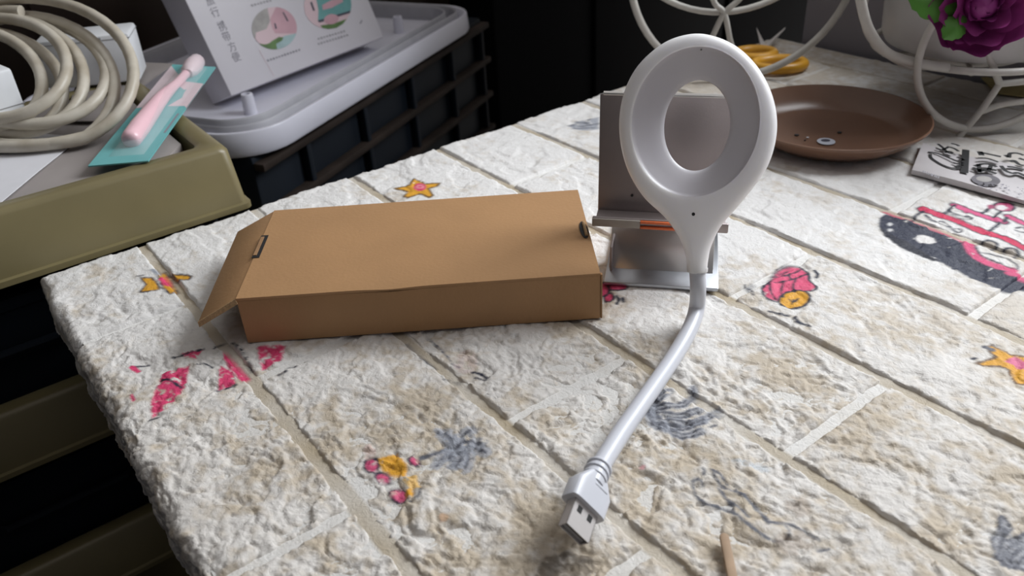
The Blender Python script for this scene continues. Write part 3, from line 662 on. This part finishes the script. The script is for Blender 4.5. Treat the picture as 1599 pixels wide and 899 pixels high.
for z0_, lab in ((-1.645, 'dark bin added in place of the shade under the top olive shelf'), (-3.385, 'dark bin added in place of the shade on the third olive shelf')):
    bn = thing('shade_bin', (8.5, .2, z0_), lab, 'bin')  # added only to keep the gaps between the tiers dark
    g = [rrect(7.40, 9.6, -1.75, 2.2, .15, z0_), rrect(7.34, 9.65, -1.79, 2.27, .18, z0_+1.25), rrect(7.31, 9.67, -1.81, 2.29, .18, z0_+1.26), rrect(7.31, 9.67, -1.81, 2.29, .18, z0_+1.36), rrect(7.40, 9.58, -1.72, 2.2, .15, z0_+1.36), rrect(7.44, 9.55, -1.7, 2.16, .15, z0_+.06)]
    mb = MB(); mb.grid(g, closed_v=True); mb.add(g[-1], [tuple(range(len(g[-1])))]); mb.add(g[0], [tuple(range(len(g[0])))]); mb.build('shade_bin_body', 'crate', bn, smooth=50)
    MB().tube([V(7.33, -.4, z0_+.9), V(7.27, -.35, z0_+.9), V(7.27, .75, z0_+.9), V(7.33, .8, z0_+.9)], .04, 8).build('handle', 'crate', bn)
# grey board lying in the top tier, on the rims' inner step
gb = [V(7.31, -.45, .50), V(7.31, -1.55, .50), V(7.62, -1.80, .50), V(8.5, -1.80, .51), V(9.66, -1.80, .54), V(9.66, 2.2, .54), V(7.31, 2.2, .50)]
MB().prism([p-ZUP*.38 for p in gb], ZUP*.38).build('grey_board', 'greyboard', bevel=.01, label='thick grey slab lying inside the olive top shelf under the cord', cat='board')
MB().prism([Z(-160, 372, .522), Z(0, 318, .522), Z(60, 268, .522), Z(128, 214, .522), Z(0, 205, .522), Z(-150, 215, .522)], ZUP*.006).build('paper_sheet', 'paper', smooth=0, label='white sheet of paper under the coiled cream cord', cat='paper')
MB().prism([Z(200, 152, .555), Z(272, 100, .555), Z(215, 98, .555), Z(120, 130, .555), Z(100, 190, .555), Z(150, 190, .555)], ZUP*.008).build('paper_scrap', 'greyboard', smooth=0, label='pale grey paper piece between the cord and the toothbrush pack', cat='paper')

# coiled power cord: one continuous spiral of loops
pn_ = nrm(-FW*.70+ZUP*.72); pc = Z(90, 226, .60)
loops = [(-40, 134, 82, 64, .10), (-25, 128, 98, 74, .08), (-18, 122, 112, 80, .10), (-6, 114, 124, 86, .06), (6, 112, 124, 92, .12), (30, 106, 136, 94, .05), (62, 118, 152, 108, -.10), (20, 130, 150, 104, .05)]
pts = []; NL = len(loops)
for i in range((NL-1)*40+24):
    u = i/40; k = min(int(u), NL-2); f = min(u-k, 1); f = f*f*(3-2*f); c = [a*(1-f)+b*f for a, b in zip(loops[k], loops[k+1])]
    t = 2*math.pi*u+1.2; ca, sa = math.cos(c[4]), math.sin(c[4]); X, Y = c[2]*math.cos(t), c[3]*math.sin(t)
    P = PL(c[0]+X*ca-Y*sa, c[1]+X*sa+Y*ca, pc, pn_)
    pts.append(P+pn_*(.10*math.sin(u*2.6)+.05*math.sin(5*u)))
for P in pts: P[2] = max(P[2], .60)
MB().tube(pts, .056, 10).build('cable_coil', 'cord', smooth=60, label='coiled cream power cord heaped on the olive shelf', cat='cord')
# the adapter and the plug block of the cord's neighbours
def wbox(o, a, b, c, name, m, lab, cat, seamz=.5, bev=.03):
    o, a, b, c = map(lambda q: np.asarray(q, float), (o, a, b, c))
    t = thing(name, o+a/2+b/2, lab, cat); 
    MB().box(o, a, b, c).build('casing', m, t, bevel=bev)
    s = .004; na, nb2 = nrm(a), nrm(b)
    MB().box(o-na*s-nb2*s+c*seamz, a+na*2*s, b+nb2*2*s, c*.012).build('seam', 'seam', t, smooth=0)
    return t
wbox((8.72, -.80, .60), (.50, .16, .05), (-.30, 1.3, 0), (0, 0, .60), 'power_adapter', 'adapter', 'white power adapter block in the middle of the coiled cord', 'adapter', .45)
pl_ = wbox((9.55, -2.03, .60), (.45, -.2, 0), (.40, .85, 0), (-.03, 0, .52), 'plug_block', 'adapter', 'white multi plug block behind the coiled cord', 'plug', .9)
for s_ in (.3, .62):
    o_ = V(9.55, -2.03, .60)+V(.40, .85, 0)*s_
    MB().box(o_+V(-.02, .008, -.0), V(.02, -.01, 0), V(.40, .85, 0)*.03, V(-.03, 0, .5)).build('ridge', 'seam', pl_, smooth=0)

# toothbrush in a blister pack
c0, c1, c2, c3 = Z(138, 261, .585), Z(232, 253, .585), Z(337, 106, .66), Z(270, 102, .66)
tn = nrm(np.cross(c1-c0, c3-c0)); tn = tn if tn[2] > 0 else -tn
tp = thing('toothbrush_pack', (c0+c1+c2+c3)/4, 'pink toothbrush in a teal blister card on the olive shelf', 'toothbrush')
MB().prism([c0, c1, c2, c3], tn*.012).build('backing_card', 'teal', tp, smooth=0)
lerp = lambda u, v: (c0*(1-u)+c1*u)*(1-v)+(c3*(1-u)+c2*u)*v
MB().prism([lerp(u, v) for u, v in ((0.0, .50), (.45, .52), (.95, .52), (1, .50), (1, .78), (.55, .80), (0, .98))], tn*.0135).build('pale_print', 'palepink', tp, smooth=0)
hb = [lerp(u, v)+tn*z for u, v, z in ((.52, .13, .07), (.52, .22, .075), (.50, .40, .075), (.48, .55, .07), (.50, .66, .06), (.54, .78, .055), (.58, .90, .06))]
MB().tube(spline(hb, 5), list(np.interp(np.linspace(0, 1, 31), [0, .04, .2, .5, .75, 1], [.055, .085, .090, .068, .045, .045])), 14).build('brush_handle', 'pink', tp, smooth=60)
mb = MB(); hd = lerp(.60, .93)+tn*.06; ud = nrm(c3-c0); vd = nrm(np.cross(tn, ud))
mb.tube([hd-ud*.22, hd-ud*.15, hd, hd+ud*.18, hd+ud*.24], [.05, .085, .10, .085, .03], 14); mb.build('brush_head', 'palepink', tp, smooth=60)
g = []
for i in np.linspace(0, 1, 15):
    row = []
    for j in np.linspace(0, 1, 11):
        hgt_ = .115*(math.sin(math.pi*i)**.35)*(math.sin(math.pi*j)**.6)+.013
        row.append(lerp(.24+.60*j, .06+.92*i)+tn*hgt_)
    g.append(row)
MB().grid(g).build('blister_cover', 'clear', tp, smooth=60)
MB().ribbon([lerp(.93, .25), lerp(.93, .33), lerp(.93, .44)], .02, tn, .0138).build('print', 'ink', tp, smooth=0)

# ================================================================== CONTAINER LID on a navy crate
u_ = nrm(V(.498, -.867, 0)); v_ = V(.867, .498, 0); LO = V(9.05, -2.92, 0); LL, LWd = 6.3, 4.2; LZ = -.5
def lrect(m_, r, z, n=8):
    return [LO+u_*p[0]+v_*p[1]+ZUP*z for p in rrect(m_, LL-m_, m_, LWd-m_, r, 0, n)]
ld = thing('container_lid', LO+u_*LL/2+v_*LWd/2+ZUP*LZ, 'upturned white storage lid with a grey sealing groove on the navy crate', 'lid')
g = [lrect(.0, .7, LZ), lrect(-.02, .72, LZ+.05), lrect(.0, .7, LZ+.28), lrect(.012, .69, LZ+.30), lrect(.05, .66, LZ+.30), lrect(.07, .64, LZ+.28), lrect(.10, .62, LZ+.13), lrect(.2, .55, LZ+.11)]
mb = MB(); mb.grid(g, closed_v=True); mb.add(g[-1], [tuple(range(len(g[-1])))]); mb.add(g[0], [tuple(range(len(g[0])))]); mb.build('lid_body', 'lid', ld, smooth=50)
for m_, hh in ((.15, .335), (.30, .35)):
    g = [lrect(m_, .55, LZ+.10), lrect(m_+.01, .54, LZ+hh-.02), lrect(m_+.03, .53, LZ+hh), lrect(m_+.055, .51, LZ+hh-.02), lrect(m_+.065, .5, LZ+.10)]
    MB().grid(g, closed_v=True).build('sealing_ridge', 'gasket', ld, smooth=50)
pg = Z(392, 178, LZ+.10)-LO; pa, pb_ = pg@u_, pg@v_
for a, b in ((pa, pb_), (LL-pa, pb_), (pa, LWd-pb_), (LL-pa, LWd-pb_)):
    c = LO+u_*a+v_*b
    MB().lathe([(.085, LZ+.10), (.078, LZ+.36), (.070, LZ+.375), (.045, LZ+.375), (.04, LZ+.30), (.001, LZ+.30)], c, 16).build('peg', 'lid', ld)
for k in range(8):
    c = LO+u_*(1.1+.6*k)+ZUP*(LZ+.19)-v_*.012+v_*.022
    MB().box(c, u_*.04, ZUP*.02, -v_*.016).build('scuff', 'mark', ld, smooth=0)
cr = thing('storage_crate', LO+u_*3.2+v_*2+ZUP*FLOOR_Z, 'tall navy plastic crate with horizontal ribs below the white lid', 'crate')
C0 = LO+u_*.15+v_*.22
MB().box(C0+ZUP*FLOOR_Z, u_*6.6, v_*3.6, ZUP*(LZ-.01-FLOOR_Z)).build('crate_body', 'crate', cr, bevel=.05)
for z in (-.68, -1.30, -1.95, -2.6): MB().box(C0-v_*.16+ZUP*z, u_*6.6, v_*.16, ZUP*.10).build('rib', 'crate_rib_lit', cr, bevel=.02)
for a in (.9, 2.3, 3.7, 5.1, 6.3): MB().box(C0-v_*.13+u_*a+ZUP*-2.5, u_*.10, v_*.13, ZUP*1.9).build('divider', 'crate', cr, bevel=.02)

# printed carton leaning in the lid
B0 = Z(362, 150, LZ+.31); B1 = Z(600, 58, LZ+.31); b_ = nrm(B1-B0); m_ = V(-b_[1], b_[0], 0); m_ = m_ if m_@FW > 0 else -m_
tt = math.radians(22); cu = nrm(m_*math.sin(tt)+ZUP*math.cos(tt)); cn = nrm(np.cross(b_, cu)); cn = cn if cn@FW < 0 else -cn
BL = np.linalg.norm(B1-B0); ct = thing('printed_carton', (B0+B1)/2-cn*.4, 'white printed carton with round pink and teal pictures leaning in the lid', 'carton')
MB().box(B0+cu*.0, b_*BL, cu*3.2, -cn*.5).build('carton_body', 'carton', ct, bevel=.02)
CPt = lambda x, y, off=.004: PL(x, y, B0, cn)+cn*off
def cpoly(name, px, m, off, par=ct): return MB().add([CPt(x, y, off) for x, y in px], [tuple(range(len(px)))]).build(name, m, par, smooth=0)
o3 = lambda L: [(380+a/7.268, b/7.268) for a, b in L]
pic = cpoly('picture', o3(ell(350, 320, 255, 240)), 'p_pink2', .004)
def clip_ell(cx, cy, rx, ry, a0, a1, extra, n=14): return o3([(cx+rx*math.cos(t), cy+ry*math.sin(t)) for t in np.linspace(a0, a1, n)]+extra)
cpoly('picture_patch', clip_ell(350, 320, 255, 240, 2.6, 4.4, [(300, 240), (260, 330), (140, 370)]), 'p_grey', .0055, pic)
cpoly('picture_patch', clip_ell(350, 320, 255, 240, -1.5, .25, [(360, 380), (330, 330), (300, 220)]), 'p_pink', .0055, pic)
cpoly('picture_patch', clip_ell(350, 320, 255, 240, .25, 1.55, [(370, 470), (460, 410)]), 'p_aqua', .006, pic)
cpoly('picture_patch', clip_ell(350, 320, 255, 240, 1.45, 2.3, [(300, 480), (400, 420), (450, 425), (440, 460), (370, 500)]), 'p_green', .0065, pic)
cpoly('picture_patch', o3(ell(235, 425, 100, 80)), 'p_pink2', .007, pic)
cpoly('picture_patch', o3([(345, 265), (360, 265), (378, 325), (360, 330)]), 'p_dark', .008, pic); cpoly('picture_patch', o3([(440, 140), (455, 140), (510, 240), (495, 245)]), 'p_dark', .008, pic)
pic2 = cpoly('picture', o3(ell(955, 70, 270, 258)), 'p_pink2', .004)
cpoly('picture_patch', o3([(800, -150), (1200, -150), (1224, 60), (1215, 130), (1000, 190), (900, 250), (845, 240), (850, 120)]), 'p_teal', .0055, pic2)
cpoly('picture_patch', o3([(890, 60), (1000, 0), (1120, -20), (1130, 20), (1000, 90), (900, 115)]), 'p_pink', .007, pic2)
cpoly('picture_patch', o3([(755, 30), (775, 20), (810, 120), (790, 125)]), 'p_dark', .007, pic2); cpoly('picture_patch', o3([(840, 235), (1215, 120), (1205, 150), (860, 258)]), 'p_dark', .0065, pic2)
cpoly('picture_patch', o3([(870, 290), (1020, 270), (1170, 215), (1130, 270), (1050, 318), (960, 330), (895, 318)]), 'p_green', .007, pic2)
cpoly('picture_patch', o3(ell(995, 220, 85, 58, -.15)), 'p_pink', .008, pic2)
def dashes(a, b, n_, w_, m):
    mb = MB()
    for k in range(n_):
        f0, f1 = k/n_, (k+.6)/n_; P, Q = CPt(a[0]+(b[0]-a[0])*f0, a[1]+(b[1]-a[1])*f0), CPt(a[0]+(b[0]-a[0])*f1, a[1]+(b[1]-a[1])*f1)
        mb.ribbon([P, Q], w_*(.6+.5*random.random()), cn, .001)
    mb.build('caption', m, ct, smooth=0)
for a, b, n_, m in (((417, 95), (470, 77), 12, 'ink'), ((392, 9), (425, 0), 7, 'ink_pale'), ((496, 61), (540, 48), 10, 'ink_pale'), ((496, 69), (545, 54), 11, 'ink_pale')): dashes(a, b, n_, .03, m)
MB().ribbon([CPt(562, 37), CPt(565, 32)], .02, cn, .001).build('caption', 'ink', ct, smooth=0)
MB().ribbon([CPt(404, 78), CPt(428, 119)], .006, cn, .0005).build('crease', 'p_pink2', ct, smooth=0)
def text_mesh(body, size):
    cu_ = bpy.data.curves.new('lettering', 'FONT'); cu_.body = body; cu_.size = size; cu_.align_x = 'CENTER'; cu_.align_y = 'CENTER'; cu_.resolution_u = 3
    o = bpy.data.objects.new('lettering', cu_); COL.objects.link(o)
    dg = bpy.context.evaluated_depsgraph_get(); me = bpy.data.meshes.new_from_object(o.evaluated_get(dg))
    bpy.data.objects.remove(o); bpy.data.curves.remove(cu_); return me
for ch, x, y in (('旅', 328, 2), ('行', 336, 20), ('，', 349, 30), ('携', 347, 42), ('带', 354, 58), ('方', 363, 74), ('便', 369, 90)):
    me = text_mesh(ch, .135); c = (CPt(x, y)-np.array(ct['_o'][:]))*S
    mw = Matrix([[b_[i]*S, cu[i]*S, cn[i]*S, c[i]] for i in range(3)]+[[0, 0, 0, 1]]); me.transform(mw)
    link('lettering', me, 'ink', ct, ct['_o'][:], 0)

# ================================================================== dark furniture behind
cb = thing('wooden_cabinet', (18, -5.5, FLOOR_Z), 'dark brown wooden cabinet in the shadow behind the lid', 'cabinet')
MB().box((16.6, -10.6, FLOOR_Z), (3, 0, 0), (0, 9.6, 0), (0, 0, 14)).build('cabinet_body', 'wood', cb, bevel=.05)
for y in (-10.5, -6.2):
    dr = MB().box((16.5, y, FLOOR_Z+.4), (.1, 0, 0), (0, 4.1, 0), (0, 0, 13.2)).build('door', 'wood', cb, bevel=.03)
    MB().lathe([(.001, 0), (.12, .02), (.14, .1), (.06, .2), (.05, .3)], (16.2, y+(3.8 if y < -8 else .3), -2.5), 14, V(1, 0, 0)).build('knob', 'steel', dr)
bc = thing('black_cupboard', (17, -17.5, FLOOR_Z), 'black cupboard in deep shadow behind the ring lamp', 'cupboard')
MB().box((15.5, -24, FLOOR_Z), (3, 0, 0), (0, 13.0, 0), (0, 0, 16)).build('cupboard_body', 'dark', bc, bevel=.05)
for y in (-23.8, -18.8): MB().box((15.4, y, FLOOR_Z+.4), (.1, 0, 0), (0, 4.8, 0), (0, 0, 15.2)).build('door', 'dark', bc, bevel=.03)

# ================================================================== SAUCER
sc = V(4.37, -7.11, 0)
sa = thing('plant_saucer', sc, 'round glossy brown plant saucer with a small sticker inside', 'saucer')
MB().lathe([(.001, .0), (.62, 0), (.66, .005), (.80, .10), (.885, .185), (.905, .205), (.905, .222), (.89, .226), (.872, .21), (.78, .115), (.66, .045), (.62, .035), (.001, .035)], sc, 72).build('dish', 'saucer', sa, smooth=50)
c = Z(1290, 221, .045); sd = V(-.62, -.78, 0); bd = V(-sd[1], sd[0], 0)
stk = MB().prism([c+sd*.085*math.cos(t)+bd*.085*math.sin(t) for t in np.linspace(0, 2*math.pi, 24, endpoint=False)], ZUP*.004).build('sticker', 'sticker', sa, smooth=0)
MB().prism([c+ZUP*.004+sd*(.045*math.cos(t))+bd*(.02+.035*math.sin(t)) for t in np.linspace(0, 2*math.pi, 16, endpoint=False)], ZUP*.001).build('sticker_print', 'p_dark', stk, smooth=0)
for x, y, r_, m in ((1244, 211, .022, 'black'), (1311, 207, .022, 'black'), (1261, 215, .013, 'paper'), (1257, 219, .010, 'black')):
    c = Z(x, y, .04); MB().prism([c+V(r_*math.cos(t), r_*math.sin(t), 0) for t in np.linspace(0, 2*math.pi, 8, endpoint=False)], ZUP*.006).build('speck', m, sa, smooth=0)

# ================================================================== WIRE PLANTER
ir = nrm(V(RT[0], RT[1], 0)); WR = .042
pt = thing('wire_planter', (5.0, -8.3, 0), 'cream wire plant holder with round wheels behind the lamp and saucer', 'planter')
def circ(c, r, a, b, n=64): return [np.asarray(c)+r*(math.cos(t)*a+math.sin(t)*b) for t in np.linspace(0, 2*math.pi, n, endpoint=False)]
fb = V(6.15, -7.80, 0); fc = fb+ZUP*(1.26+WR)
MB().tube(circ(fc, 1.26, ir, ZUP), WR, 10, closed=True).build('front_wheel', 'wire', pt, smooth=60)
xc = PL(1131, 21, fb, nrm(np.cross(ir, ZUP)))
MB().tube(circ(xc+ZUP*1.36+nh*.06, 1.36, ir, ZUP), .036, 10, closed=True).build('wire_hoop', 'wire', pt, smooth=60)
fp = nrm(np.cross(ir, ZUP))
for a, b, w_ in (((1113, -2), (1141, 66), .032), ((1165, -14), (1108, 66), .034)):
    P, Q = PL(*a, fb, fp), PL(*b, fb, fp); d = Q-P
    MB().tube([V(q[0], q[1], max(q[2], .05)) for q in spline([P-d*1.2+ir*(.1 if a[0] < 1140 else -.1), P, xc+nh*.0, Q, Q+d*.35], 6)], w_, 8).build('spoke', 'wire', pt, smooth=60)
rb_ = V(3.42, -8.16, 0); rc = rb_+ZUP*(.74+WR)
MB().tube(circ(rc, .74, ir, ZUP), .036, 10, closed=True).build('rear_wheel', 'wire', pt, smooth=60)
hub = PL(1561, 131, rb_, fp)
for a in ((1514, 30), (1690, 118), (1497, 214)): MB().tube(spline([hub, (hub+PL(*a, rb_, fp))/2+ir*.02, PL(*a, rb_, fp)], 5), .034, 8).build('spoke', 'wire', pt, smooth=60)
MB().tube(spline([PL(1533, 174, rb_, fp), PL(1570, 162, rb_, fp), PL(1640, 156, rb_, fp), PL(1690, 165, rb_, fp)], 5), .032, 8).build('spoke', 'wire', pt, smooth=60)
pcn = V(3.98, -8.72, .62)
MB().tube(circ(pcn+ZUP*.02, .90, V(1, 0, 0), V(0, 1, 0)), .034, 10, closed=True).build('basket_hoop', 'wire', pt, smooth=60)
MB().tube(circ(pcn-ZUP*.03, .5, V(1, 0, 0), V(0, 1, 0)), .03, 8, closed=True).build('basket_hoop', 'wire', pt, smooth=60)
for a in (0, 60, 120):
    d = V(math.cos(math.radians(a)), math.sin(math.radians(a)), 0); MB().tube([pcn-d*.9, pcn-d*.5-ZUP*.03, pcn+d*.5-ZUP*.03, pcn+d*.9], .026, 8).build('basket_wire', 'wire', pt, smooth=60)
tpn = lambda x, y: PL(x, y, pcn+V(-.3, .8, 0), fp)
MB().tube(spline([fc+ZUP*.9, (fc+ZUP*1.3+tpn(1330, -140))/2, tpn(1335, -70), tpn(1344, 0), tpn(1358, 48), tpn(1388, 84), tpn(1440, 100), tpn(1480, 106)], 6), .046, 10).build('frame_bar', 'wire', pt, smooth=60)
MB().tube(spline([tpn(1405, -10)+fp*-.6, tpn(1388, 30)-fp*.6, tpn(1388, 75)-fp*.6, tpn(1410, 105)-fp*.5, tpn(1450, 125)-fp*.4, tpn(1500, 122)-fp*.4, tpn(1540, 108)-fp*.3], 6), .026, 8).build('frame_bar', 'wire', pt, smooth=60)
for a, b in ((rc, pcn+V(-.3, .5, .0)),):
    MB().tube([a, (a+b)/2-ZUP*.05, b], .034, 8).build('axle', 'wire', pt, smooth=60)
po = thing('flower_pot', pcn, 'white plastic flower pot held in the wire planter', 'pot')
MB().lathe([(.001, .05), (.70, .05), (.80, .07), (.84, .15), (.87, .55), (.90, 1.25), (.94, 1.27), (.94, 1.36), (.90, 1.37), (.86, 1.33), (.82, .6), (.001, .6)], pcn, 56).build('pot_wall', 'pot', po, smooth=45)
MB().lathe([(.892, .58), (.908, .60), (.908, .64), (.895, .66)], pcn, 56).build('pot_band', 'pot', po)

# artificial flower hanging over the pot
fcn = DD(1536, 8, 6.9)
af = thing('artificial_flower', fcn-ZUP*.35, 'purple artificial rose with green leaves hanging over the white pot', 'flower')
fa = nrm(-FW*.75+V(0, 0, -.30)+RT*-.25); a1 = nrm(np.cross(fa, V(0, 0, 1))); a2 = np.cross(fa, a1)
for ring_, (np_, r0, op, mt, sz) in enumerate(((3, .07, .20, 'petal2', .17), (4, .13, .40, 'petal2', .22), (5, .19, .60, 'petal', .27), (6, .25, .80, 'petal', .31), (7, .30, .95, 'petal', .33))):
    for k in range(np_):
        t0 = 2*math.pi*k/np_+ring_*.6; rad = math.cos(t0)*a1+math.sin(t0)*a2; tan_ = np.cross(fa, rad); g = []
        for i in np.linspace(0, 1, 8):
            row = []
            for j in np.linspace(-1, 1, 9):
                wdt = sz*(.35+.75*math.sin(math.pi*min(i*.62+.12, 1)))*(1-.22*max(0, i-.75)*4*abs(j)**2)
                out = r0*(.30+1.0*math.sin(i*math.pi/2*op)); lift = (i*sz*1.15)*math.cos(op*.55*i)-.12-.05*ring_
                ang_ = t0+j*wdt/max(out+.12, .14)*.75
                rd = math.cos(ang_)*a1+math.sin(ang_)*a2
                row.append(fcn+rd*(out+.02*math.sin(3*j+k)*i+.015)+fa*(lift+.02*math.sin(4*j+k*2)*i))
            g.append(row)
        g = np.array(g); mb = MB(); mb.grid(g); mb.grid((g-fa*.010)[:, ::-1]); mb.build('petal', mt, af, smooth=70)
MB().lathe([(.001, -.30), (.10, -.24), (.15, -.12), (.12, .0), (.06, .08), (.001, .10)], fcn, 16, fa).build('bud', 'petal2', af)
def leaf(p0, p1, w_, nrm_):
    p0, p1 = np.asarray(p0), np.asarray(p1); d = p1-p0; sd_ = nrm(np.cross(nrm_, d)); g = []
    for i in np.linspace(0, 1, 12):
        ww = w_*(math.sin(math.pi*min(.05+i*.93, 1))**.8)*(1+.10*math.sin(i*40)); g.append([p0+d*i+sd_*ww*j+nrm_*(-.06*abs(j)*ww/w_+.05*math.sin(math.pi*i)) for j in (-1, -.5, 0, .5, 1)])
    g = np.array(g); mb = MB(); mb.grid(g); mb.grid((g-nrm_*.008)[:, ::-1]); mb.build('leaf', 'leaf', af, smooth=60)
leaf(DD(1500, 22, 7.05), DD(1418, -8, 7.1), .14, -FW); leaf(DD(1508, 26, 7.0), DD(1474, 60, 7.0), .10, -FW); leaf(DD(1560, 0, 7.1), DD(1610, -40, 7.2), .14, -FW)
MB().tube(spline([fcn-fa*.16, fcn-fa*.4+ZUP*.15, pcn+V(-.1, .2, 1.6), pcn+V(0, 0, 1.2), pcn+ZUP*.62], 6), .035, 8).build('stem', 'stem', af)

# ================================================================== PACKET, SCISSORS, STICK, YELLOW CARD
k1, k2, k3, k4 = Z(1424, 266, .042), Z(1441, 224, .042), Z(1599, 228, .042), Z(1599, 312, .042)
px_ = nrm(k4-k1); py_ = nrm(k2-k1); k3 = k2+px_*2.0; k4 = k1+px_*2.0
pk = thing('paper_packet', (k1+k2+k3+k4)/4-ZUP*.042, 'flat white packet with bold black lettering lying by the printed ship', 'packet')
g = []
for i in np.linspace(0, 1, 25):
    g.append([(k1*(1-i)+k4*i)*(1-j)+(k2*(1-i)+k3*i)*j+ZUP*(.012*math.sin(9*i+3*j)+.006*math.sin(17*i*j+2)) for j in np.linspace(0, 1, 11)])
g = np.array(g); lo = g.copy(); lo[:, :, 2] = .006
mb = MB(); mb.grid(g); mb.grid(lo[:, ::-1]); mb.grid(np.stack([g[:, 0], lo[:, 0]])); mb.grid(np.stack([lo[:, -1], g[:, -1]])); mb.grid(np.stack([lo[0], g[0]])); mb.grid(np.stack([g[-1], lo[-1]]))
mb.build('packet_body', 'packet', pk, smooth=50)
KP = lambda a, b: Z(1410+a/7.19, 205+b/7.19, .062)
def kst(pts, w_, m='black', name='lettering'): MB().ribbon(spline([KP(*p) for p in pts], 5) if len(pts) > 2 else [KP(*p) for p in pts], w_, ZUP, 0).build(name, m, pk, smooth=0)
for q in ([(280, 232), (380, 245), (500, 290), (600, 330), (660, 325)], [(305, 255), (320, 300), (420, 365), (520, 405), (600, 415), (650, 400)], [(560, 350), (620, 365), (670, 350)], [(600, 290), (640, 300), (690, 325)], [(580, 400), (640, 380), (680, 380)],
          [(390, 140), (450, 185), (500, 235), (560, 250)], [(370, 190), (440, 205), (520, 170)], [(540, 135), (600, 150), (630, 165)], [(520, 175), (580, 195), (625, 225)], [(470, 240), (520, 225), (560, 245)]):
    kst(q, .028)
kst([(705, 205), (690, 465)], .062); kst([(860, 225), (885, 270)], .05); kst([(860, 235), (960, 255), (1100, 285)], .036); kst([(845, 300), (950, 305), (1070, 345)], .030)
for q in ([(800, 390), (900, 365), (1000, 375), (1050, 400)], [(780, 405), (860, 430), (960, 420), (1050, 440)], [(840, 450), (930, 440), (1050, 475)], [(850, 370), (860, 460)], [(990, 380), (960, 440)]): kst(q, .036)
for q in ([(1145, 265), (1190, 290), (1200, 250), (1280, 245), (1359, 270)], [(1200, 340), (1250, 330), (1300, 370), (1359, 385)], [(1100, 385), (1150, 440), (1230, 470), (1290, 465), (1359, 495), (1450, 530)], [(1170, 395), (1260, 405), (1359, 430)], [(1300, 300), (1359, 320), (1450, 340)]): kst(q, .036)
MB().add([KP(*p) for p in ell(930, 545, 165, 62, .1, 28)], [tuple(range(28))]).build('picture', 'p_mid', pk, smooth=0)
MB().add([KP(*p)+ZUP*.001 for p in ell(910, 535, 90, 32, .1, 20)], [tuple(range(20))]).build('picture', 'p_grey', pk, smooth=0)
for k in range(46):
    a, b = random.uniform(860, 1560), random.uniform(590, 700); b += (a-1100)*.10
    if b > 640+(a-860)*.17: b = 640+(a-860)*.17-random.uniform(0, 60)
    an = random.uniform(0, 6.3); l_ = random.uniform(8, 26); kst([(a, b), (a+l_*math.cos(an), b+l_*.6*math.sin(an))], .012, 'ink', 'fine_print')
for k in range(9):
    a = 230+k*22+random.uniform(-6, 6); b = 440+k*8; kst([(a, b), (a-8, b+22)], .010, 'ink_pale', 'fine_print')

def ringtube(c, rx, ry, a, b, r): return [np.asarray(c)+a*rx*math.cos(t)+b*ry*math.sin(t) for t in np.linspace(0, 2*math.pi, 28, endpoint=False)]
sx = Z(1216, 100, .06); ss = thing('scissors', V(sx[0], sx[1], 0), 'scissors with yellow handles lying behind the ring lamp', 'scissors')
MB().tube(ringtube(sx, .30, .20, ir, V(-ir[1], ir[0], 0), 0), .062, 10, closed=True).build('handle', 'yellow', ss, smooth=60)
s2 = Z(1178, 84, .06); MB().tube(ringtube(s2, .24, .18, ir, V(-ir[1], ir[0], 0), 0), .062, 10, closed=True).build('handle', 'yellow', ss, smooth=60)
pv = (sx+s2)/2+nh*.45; pv[2] = .04
MB().prism([pv+V(-.02, 0, 0), pv+V(.05, .03, 0), pv+nh*.95+ir*.30], ZUP*.02).build('blade', 'steel', ss, smooth=0); MB().prism([pv+V(-.02, 0, .022), pv+V(.05, .03, .022), pv+nh*.95-ir*.1+ZUP*.022], ZUP*.02).build('blade', 'steel', ss, smooth=0)
for q in (sx, s2): MB().tube([q+nh*.2, pv], [.055, .03], 8).build('shank', 'yellow', ss)
k0, k9 = Z(1130, 840, .012), Z(1142, 899, .012); sdv = nrm(k9-k0); sdn = V(-sdv[1], sdv[0], 0)
MB().prism([k0+sdn*.022, k0+sdv*-.012, k0-sdn*.022, k0+sdv*.9-sdn*.026, k0+sdv*.9+sdn*.026], ZUP*.03).build('wooden_stick', 'stick', bevel=.006, label='flat pale wooden stick at the near edge of the picture', cat='stick')
MB().prism([Z(1532, 122, .02), Z(1555, 146, .02), Z(1599, 152, .02), Z(1680, 150, .02), Z(1640, 118, .02)], ZUP*.012).build('yellow_card', 'yellowcard', smooth=0, label='dull yellow card lying behind the rear planter wheel', cat='card')

for o in bpy.data.objects:
    if '_o' in o: del o['_o']
